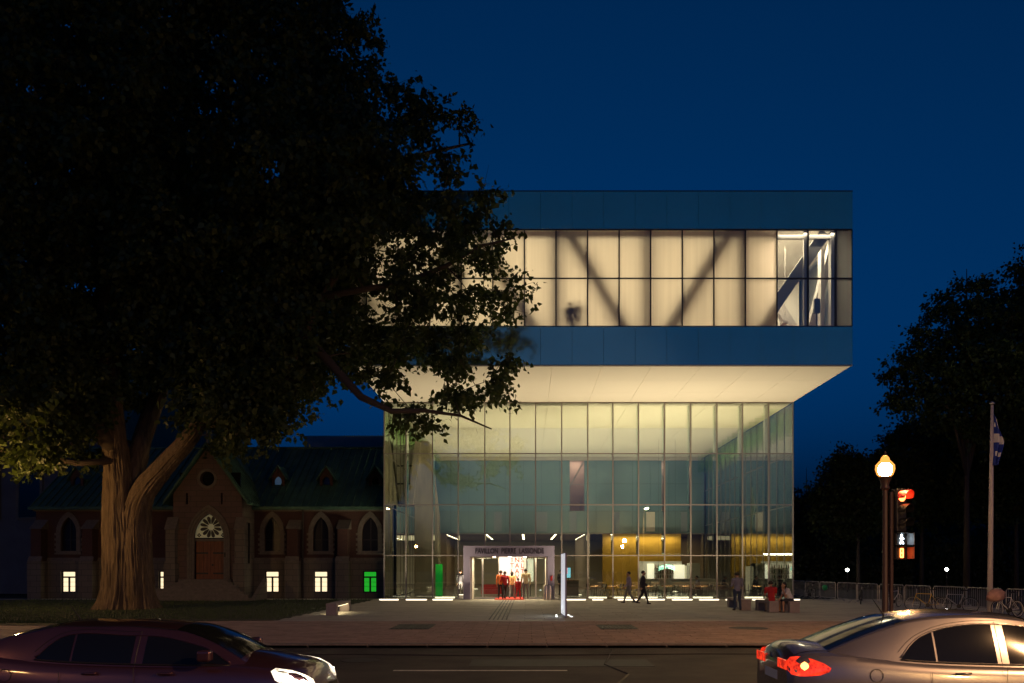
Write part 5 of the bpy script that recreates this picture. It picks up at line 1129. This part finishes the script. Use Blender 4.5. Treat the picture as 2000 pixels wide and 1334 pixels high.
for px_, rz, top_, bot_, lab, J_, kw in ((978, 175, orange, dkp, 'person in an orange shirt and dark trousers at the portal door', STAND, dict(height=1.72)), (986, 200, redsh, dkp, 'person in a red shirt entering between the doors', WALK, dict(height=1.66)),
     (1000, 170, peach, grey, 'person in a pale peach top and grey trousers entering the portal', WALK, dict(height=1.65, hair_len=.15)), (1012, 160, redsh, redsh, 'child in red clothes entering the portal', WALK, dict(height=1.25)),
     (1027, 185, cream, grey, 'man in a cream jacket standing at the portal door', STAND, dict(height=1.82))):
    y_ = ey+random.uniform(-.2, .5); person(((px_-VX)*y_/F, y_, .031), R(rz), lab, J_, top_, bot_, **kw)
person(sp_(1256, 1180), R(80), 'person in dark clothes walking past the cafe windows', WALK, blacksh, dkp, height=1.75)
person(sp_(1228, 1178), R(-95), 'person in a mauve top walking past the cafe windows', WALK, purple, grey, height=1.7)
gy_ = BY+.24
person((xb(1114), gy_, 13.6), R(165), 'shadowy visitor standing behind the frosted gallery glass, left of a pair', STAND, blacksh, dkp, height=1.62)
person((xb(1130), gy_+.10, 13.6), R(200), 'shadowy visitor standing behind the frosted gallery glass, right of a pair', PHONE, blacksh, dkp, height=1.72)
for k, (x_, y_, rz, lab, top_) in enumerate(((13.2, 57.6, 80, 'seated cafe guest in dark clothes behind the standing man', blacksh), (11.6, 57.2, -90, 'seated cafe guest in a grey top near the standing man', greyshirt), (15.3, 57.5, 60, 'seated cafe guest in dark clothes at the right end of the hall', dkp))):
    st_ = bevel(MB().box(x_-.2, x_+.2, y_-.2, y_+.2, .006, .44).build('stool', M['dark']), .02); tag(st_, 'low dark cube stool under the '+['guest behind the standing man', 'guest in the grey top', 'guest at the right end of the hall'][k], 'stool')
    person((x_, y_, .0), R(rz), lab, sit(.05), top_, dkp)
for k, (x_, lab) in enumerate(((-4.6, 'dark-dressed visitor standing inside left of the portal'), (2.3, 'receptionist in black standing at the reception desk'))):
    person((x_, 58.4, .006), R(10+k*30), lab, STAND, blacksh, dkp)
# === CARS ===
def spl(xs, ys):
    """monotone-ish Catmull-Rom through points"""
    xs = list(xs); ys = list(ys)
    def f(x):
        if x <= xs[0]: return ys[0]
        if x >= xs[-1]: return ys[-1]
        i = max(k for k in range(len(xs)-1) if xs[k] <= x); t = (x-xs[i])/(xs[i+1]-xs[i])
        y0 = ys[max(i-1, 0)]; y1 = ys[i]; y2 = ys[i+1]; y3 = ys[min(i+2, len(ys)-1)]
        m1 = (y2-y0)/(xs[i+1]-xs[max(i-1, 0)])*(xs[i+1]-xs[i]); m2 = (y3-y1)/(xs[min(i+2, len(xs)-1)]-xs[i])*(xs[i+1]-xs[i])
        return (2*t**3-3*t*t+1)*y1+(t**3-2*t*t+t)*m1+(-2*t**3+3*t*t)*y2+(t**3-t*t)*m2
    return f
def lens_mat(name, lo, hi, s, scale):
    m = bpy.data.materials.new(name); m.use_nodes = True; n = m.node_tree; b = n.nodes['Principled BSDF']; b.inputs['Roughness'].default_value = .1; b.inputs['Coat Weight'].default_value = 1
    tc = n.nodes.new('ShaderNodeTexCoord'); vo = n.nodes.new('ShaderNodeTexVoronoi'); vo.inputs['Scale'].default_value = scale; no = n.nodes.new('ShaderNodeTexNoise'); no.inputs['Scale'].default_value = scale*.28; no.inputs['Detail'].default_value = 1
    mu = n.nodes.new('ShaderNodeMath'); mu.operation = 'MULTIPLY_ADD'; mu.inputs[1].default_value = .45
    cr = n.nodes.new('ShaderNodeValToRGB'); cr.color_ramp.elements[0].position = .35; cr.color_ramp.elements[0].color = (*lo, 1); cr.color_ramp.elements[1].position = .95; cr.color_ramp.elements[1].color = (*hi, 1)
    n.links.new(tc.outputs['Object'], vo.inputs[0]); n.links.new(tc.outputs['Object'], no.inputs[0]); n.links.new(vo.outputs['Distance'], mu.inputs[0]); n.links.new(no.outputs[0], mu.inputs[2]); n.links.new(mu.outputs[0], cr.inputs[0])
    n.links.new(cr.outputs[0], b.inputs['Emission Color']); b.inputs['Emission Strength'].default_value = s; b.inputs['Base Color'].default_value = (*[x*.4 for x in lo], 1); return m
M['tail'] = lens_mat('tail_lamp_lens', (.30, .004, .004), (1.5, .07, .02), 1.0, 30)
M['head'] = lens_mat('head_lamp_lens', (.35, .30, .22), (3.5, 3.0, 2.2), 1.0, 18)
def make_car(loc, label, paint, roof_drop=0.0, lights='tail', name='car'):
    """sedan: x from rear bumper (0) to nose (4.57), z up from the road"""
    root = empty(name, loc); tag(root, label, 'car')
    L = 4.57; rdp = roof_drop
    hw = spl([0, .12, .45, 1.2, 2.3, 3.4, 4.1, 4.42, L], [.66, .76, .845, .875, .88, .875, .84, .72, .58])
    deck = spl([0, .06, .2, .55, .9, 1.4, 2.3, 3.1, 3.6, 4.1, 4.42, 4.5, L], [.88, 1.04, 1.10, 1.09, 1.06, .99, .955, .955, .98, .90, .80, .70, .5])     # centreline of the lower body
    belt = spl([0, .15, .5, 1.0, 1.6, 2.4, 3.2, 3.9, 4.4, L], [.84, .97, 1.0, .965, .915, .885, .87, .84, .74, .5])
    bot = spl([0, .1, .5, 4.1, 4.45, L], [.38, .27, .20, .19, .22, .34])
    NX = 96; b = MB(); xs = [L*i/NX for i in range(NX+1)]; sec = []
    prof = [(-.80, 0), (-.95, .06), (-.985, .2), (-1.0, .42), (-.995, .62), (-.975, .80), (-.95, .90), (-.905, .97), (-.84, 1.0)]
    for x in xs:
        w_ = hw(x); z0 = bot(x); zb_ = belt(x); zd = max(deck(x), zb_-.02); row = []
        for fy, fz in prof: row.append((fy*w_, z0+(zb_-z0)*fz))
        for fy in (-.66, -.4, -.15): t = 1-abs(fy)/.84; row.append((fy*w_, zb_+(zd-zb_)*(1-(1-t)**2.2)))
        row = row+[(-y, z) for y, z in reversed(row)]; sec.append(row)
    n = len(sec[0])
    for x, row in zip(xs, sec): b.v += [(x, y, z) for y, z in row]
    for i in range(NX):
        for k in range(n): b.f.append((i*n+k, i*n+(k+1) % n, (i+1)*n+(k+1) % n, (i+1)*n+k))
    b.f.append(tuple(range(n))); b.f.append(tuple(reversed([NX*n+k for k in range(n)])))
    me = b.mesh(True, fix=True)
    tmp = bpy.data.objects.new('tmp', me); col.objects.link(tmp); cut = MB()
    for x in (.92, 3.62):
        for s in (-1, 1): cut.cyl((x, s*.62, .31), (x, s*1.2, .31), .35, 32)
    co = bpy.data.objects.new('cut', cut.mesh(fix=True)); col.objects.link(co); m = tmp.modifiers.new('b', 'BOOLEAN'); m.object = co; m.operation = 'DIFFERENCE'; m.solver = 'EXACT'
    body = bpy.data.meshes.new_from_object(tmp.evaluated_get(bpy.context.evaluated_depsgraph_get())); bpy.data.objects.remove(tmp); bpy.data.objects.remove(co)
    autosmooth(body, 32); body.materials.clear(); bo = put('body', body, paint, root)
    # cabin
    zc_ = spl([.42, .55, .85, 1.15, 1.45, 1.8, 2.3, 2.75, 3.0, 3.35, 3.72], [1.04, 1.10, 1.225, 1.335-.3*rdp, 1.425-.5*rdp, 1.475-.9*rdp, 1.49-rdp, 1.455-rdp, 1.40-rdp*.9, 1.20-rdp*.4, .94])
    wr_ = spl([.42, .8, 1.15, 1.6, 2.3, 2.9, 3.3, 3.72], [.66, .655, .63, .60, .59, .575, .60, .66])
    wb_ = spl([.42, .8, 1.3, 2.3, 3.2, 3.72], [.70, .765, .80, .815, .80, .70])
    NC = 80; cxs = [.42+(3.72-.42)*i/NC for i in range(NC+1)]
    def side(x, t):
        """t 0 at belt, 1 at roof edge"""
        z0 = belt(x)-.03; z1 = zc_(x)-.055; y = wb_(x)+(wr_(x)-wb_(x))*(t+.18*t*(1-t)*-1.2); return y, z0+(z1-z0)*t
    def top(x, u):
        """u 1 at roof edge, 0 centre"""
        y1, z1 = side(x, 1); return y1*u, z1+(zc_(x)-z1)*(1-abs(u)**2.6)
    c = MB(); tv = [0, .15, .3, .45, .6, .75, .88, .96]; uv = [1, .94, .85, .7, .5, .25, 0]
    for x in cxs:
        row = [side(x, t) for t in tv]+[top(x, u) for u in uv]; row = [(-y, z) for y, z in row]+[(y, z) for y, z in reversed(row[:-1])]; c.v += [(x, y, z) for y, z in row]
    m_ = len(tv)+len(uv)+len(tv)+len(uv)-1
    for i in range(NC):
        for k in range(m_-1): c.f.append((i*m_+k, i*m_+k+1, (i+1)*m_+k+1, (i+1)*m_+k))
    cb = c.mesh(True, fix=True); put('cabin', cb, paint, root)
    # glass laid into the cabin surface
    def side_patch(outline, s, off):
        xs_p = sorted(set([p[0] for p in outline])); x0, x1 = min(xs_p), max(xs_p); lo = spl(*zip(*sorted([p for p in outline if p[2] == 0], key=lambda p: p[0]))[:2]) if 0 else None
    def zt_of(x, z): z0 = belt(x)-.03; z1 = zc_(x)-.055; return (z-z0)/(z1-z0)
    def glass_side(name, xlist, zlo, zhi, s, mat_, off):
        g = MB(); nr = 7
        for x in xlist:
            a, b2 = zlo(x), zhi(x)
            for k in range(nr):
                z = a+(b2-a)*k/(nr-1); y, zz = side(x, zt_of(x, z)); g.v.append((x, s*(y+off), zz))
        for i in range(len(xlist)-1):
            for k in range(nr-1): g.f.append((i*nr+k, i*nr+k+1, (i+1)*nr+k+1, (i+1)*nr+k))
        return g
    zlo = lambda x: belt(x)+.012
    zhi_r = spl([1.30, 1.34, 1.42, 1.55, 1.75, 2.0, 2.3, 2.7, 3.0, 3.3, 3.55], [belt(1.30)+.014, 1.00, 1.09, 1.185, 1.265-.3*rdp, 1.315-.7*rdp, 1.335-rdp, 1.32-rdp, 1.26-rdp, 1.10-.5*rdp, belt(3.55)+.016])
    dg_ = M['darkglass']
    for s in (-1, 1):
        for nm, xa, xb_ in (('quarter_window', 1.30, 1.70), ('side_window', 1.725, 2.42), ('side_window', 2.56, 3.55)):
            g = glass_side(nm, list(np.linspace(xa, xb_, 26)), zlo, zhi_r, s, dg_, .004); o = g.build(nm, dg_, root, smooth=True, local=True)
        rim = [(x, zhi_r(x)+.012) for x in np.linspace(1.29, 3.56, 60)]; lowr = [(x, belt(x)-.0) for x in np.linspace(3.56, 1.29, 30)]
        pts = []
        for x, z in rim: y, zz = side(x, zt_of(x, z)); pts.append((x, s*(y+.004), zz))
        MB().tube(pts, .011, 6).build('window_trim', paint, root, local=True, smooth=True)
        pts = []
        for x, z in lowr: y, zz = side(x, zt_of(x, z)); pts.append((x, s*(y+.006), zz))
        MB().tube(pts, .010, 6).build('belt_moulding', M['blackp'], root, local=True, smooth=True)
        # door shut lines, following the flank
        for xd, z_top in ((1.62, .80), (2.49, .86)):
            MB().tube([(xd-.10*((z_top-z)/.5)**2*(1 if xd < 2 else 0), s*(hw(xd)*(.986+.014*math.sin(max(0, (z-.3))*3))+.001), z) for z in np.linspace(.3, z_top, 12)], .0035, 4).build('door_gap', M['blackp'], root, local=True)
        pts = []
        for x, z in [(1.20+.0*t, 0) for t in range(1)]: pass
        arc = [(x, zhi_r(x)+.05) for x in np.linspace(1.32, 2.49, 34)]; pts = []
        for x, z in arc: y, zz = side(x, zt_of(x, z)); pts.append((x-.05*max(0, (1.6-x)/.3), s*(y+.0015), zz))
        MB().tube(pts, .0035, 4).build('door_gap', M['blackp'], root, local=True)
        MB().tube([(2.49-.02, s*(side(2.49, t)[0]+.002), side(2.49, t)[1]) for t in np.linspace(.02, .9, 8)], .004, 4).build('door_gap', M['blackp'], root, local=True)
        for xh_ in (1.98, 2.86):
            hdl = MB().tube([(xh_-.09, s*(hw(xh_)-.005), .78), (xh_-.07, s*(hw(xh_)+.025), .785), (xh_+.07, s*(hw(xh_)+.025), .79), (xh_+.09, s*(hw(xh_)-.005), .79)], .014, 8).build('door_handle', paint, root, local=True, smooth=True)
        fc_ = [(.98+.075*math.cos(t), s*(hw(.98)*.985+.006), .76+.075*math.sin(t)) for t in np.linspace(0, 2*math.pi, 20, endpoint=False)]
        if s == -1: MB().tube(fc_, .004, 4, closed=True).build('fuel_flap', M['blackp'], root, local=True)
        mir = bevel(MB().box(3.26, 3.42, s*.86-.07+s*.07, s*.86+.07+s*.07, .93, 1.06).build('wing_mirror', paint, root, local=True), .03, 3)
    def glass_top(name, x0, x1, u0):
        g = MB(); us = np.linspace(-u0, u0, 17); xl = np.linspace(x0, x1, 16)
        for x in xl:
            for u in us: y, z = top(x, abs(u)); g.v.append((x, math.copysign(y, u), z+.004))
        for i in range(15):
            for k in range(16): g.f.append((i*17+k, i*17+k+1, (i+1)*17+k+1, (i+1)*17+k))
        return g.build(name, dg_, root, smooth=True, local=True)
    glass_top('rear_window', .50, 1.42, .92); glass_top('windscreen', 2.86, 3.66, .95)
    for s in (-1, 1): MB().tube([(x, s*top(x, .965)[0], top(x, .965)[1]+.002) for x in np.linspace(1.3, 2.85, 20)], .008, 5).build('roof_gutter', M['blackp'], root, local=True)
    MB().tube([(1.42, 0, zc_(1.42)), (1.28, 0, zc_(1.42)+.20)], [.012, .004], 6).build('antenna', M['blackp'], root, local=True)
    # wheels
    for x in (.92, 3.62):
        for s in (-1, 1):
            y = s*.76; wv = MB().tube([(x, y-.1, .31), (x, y-.085, .31), (x, y+.085, .31), (x, y+.1, .31)], [.29, .312, .312, .29], 30).build('wheel', M['rubber'], root, local=True); autosmooth(wv.data)
            rim_ = MB().tube([(x, y+s*.101, .31), (x, y+s*.106, .31)], [.205, .195], 24).build('rim', M['dark'], wv, local=True)
            for k in range(7): a = 2*math.pi*k/7; MB().bar((x, y+s*.115, .31), (x+.2*math.cos(a), y+s*.112, .31+.2*math.sin(a)), .045, .02, up=(0, 1, 0)).build('spoke', M['galv'], rim_, local=True)
    # lamps: patches lifted from the body surface
    def patch(name, ptsxz, mat_, lift):
        pass
    def flank(x, z, s, off):
        w_ = hw(x); z0 = bot(x); zb_ = belt(x); f = min(1, max(0, (z-z0)/(zb_-z0))); fy = np.interp(f, [q[1] for q in prof], [-q[0] for q in prof]); return (x, s*(fy*w_+off), z)
    def wrap(name, s, pts, mm, off=.012):
        g = MB(); cpt = None; vs_ = [flank(x, z, s, off) for x, z in pts]
        # outline polygon filled by strips
        m2 = len(pts)//2
        for k in range(m2): g.v += [flank(*pts[k], s, off), flank(*[(pts[k][0]+pts[-1-k][0])/2, (pts[k][1]+pts[-1-k][1])/2], s, off+.008), flank(*pts[-1-k], s, off)]
        for k in range(m2-1):
            for j in range(2): g.f.append((k*3+j, k*3+j+1, (k+1)*3+j+1, (k+1)*3+j))
        return g.build(name, mm, root, local=True, smooth=True)
    for s in (-1, 1):
        tl_ = wrap('tail_lamp', s, [(.015, .90), (.05, .955), (.14, .965), (.26, .945), (.38, .90), (.46, .845), (.44, .80), (.34, .76), (.22, .745), (.12, .74), (.04, .755), (.012, .80)], M['tail'] if lights == 'tail' else M['tailoff'])
        if lights == 'tail':
            for xq_, zq_, r_, mm in ((.17, .862, .05, M['tailhot']),):
                pnt = flank(xq_, zq_, s, .022); MB().lathe([(.004, -r_), (r_*.8, -r_*.5), (r_, 0), (r_*.8, r_*.5), (.004, r_)], 10, pnt).build('bulb', mm, tl_, local=True, smooth=True)
        rr_ = MB(); rr_.box(-.012, .0, s*.30, s*.645, .80, .92); rl_ = bevel(rr_.build('boot_lamp', M['tail'] if lights == 'tail' else M['tailoff'], root, local=True), .01)
        hl_ = wrap('head_lamp', s, [(4.53, .60), (4.50, .68), (4.42, .74), (4.28, .80), (4.10, .83), (4.06, .80), (4.12, .70), (4.25, .62), (4.38, .57), (4.48, .55)], M['head'] if lights == 'head' else M['darkglass'])
        if lights == 'head':
            for xq_, zq_, r_ in ((4.42, .645, .05), (4.28, .70, .045)):
                MB().lathe([(.004, -r_), (r_*.8, -r_*.5), (r_, 0), (r_*.8, r_*.5), (.004, r_)], 12, flank(xq_, zq_, s, .02)).build('bulb', M['bulb'], hl_, local=True, smooth=True)
            am = wrap('indicator', s, [(4.40, .52), (4.30, .535), (4.16, .545), (4.16, .515), (4.30, .50), (4.40, .49)], M['amber'])
    for s in (-1, 1): MB().tube([(x, s*(hw(x)*.80), belt(x)+.03) for x in np.linspace(.06, .5, 10)], .004, 4).build('boot_gap', M['blackp'], root, local=True)
    MB().box(-.006, .0, -.26, .26, .64, .75).build('number_plate', M['flagwhite'], root, local=True)
    for (ya, za), (yb, zb__) in (((0, .955), (.035, .895)), ((0, .955), (-.035, .895)), ((-.03, .897), (.03, .897))): MB().bar((-.004, ya, za), (-.004, yb, zb__), .02, .008, up=(1, 0, 0)).build('badge', M['chrome'], root, local=True)
    MB().tube([(-.004+.02*(abs(y)/.7)**3, y, .42) for y in np.linspace(-.62, .62, 12)], .02, 6).build('bumper_trim', M['blackp'], root, local=True)
    MB().box(L-.03, L+.004, -.42, .42, .40, .56).build('grille', M['blackp'], root, local=True)
    return root
make_car((3.08, 10.73, -.08), 'silver sedan with lit red tail lamps driving off on the near lane', M['silver'], 0, 'tail')
make_car((-2.50-4.57, 10.75, -.08), 'low dark plum car with headlamps on following in the near lane', M['plum'], .13, 'head')
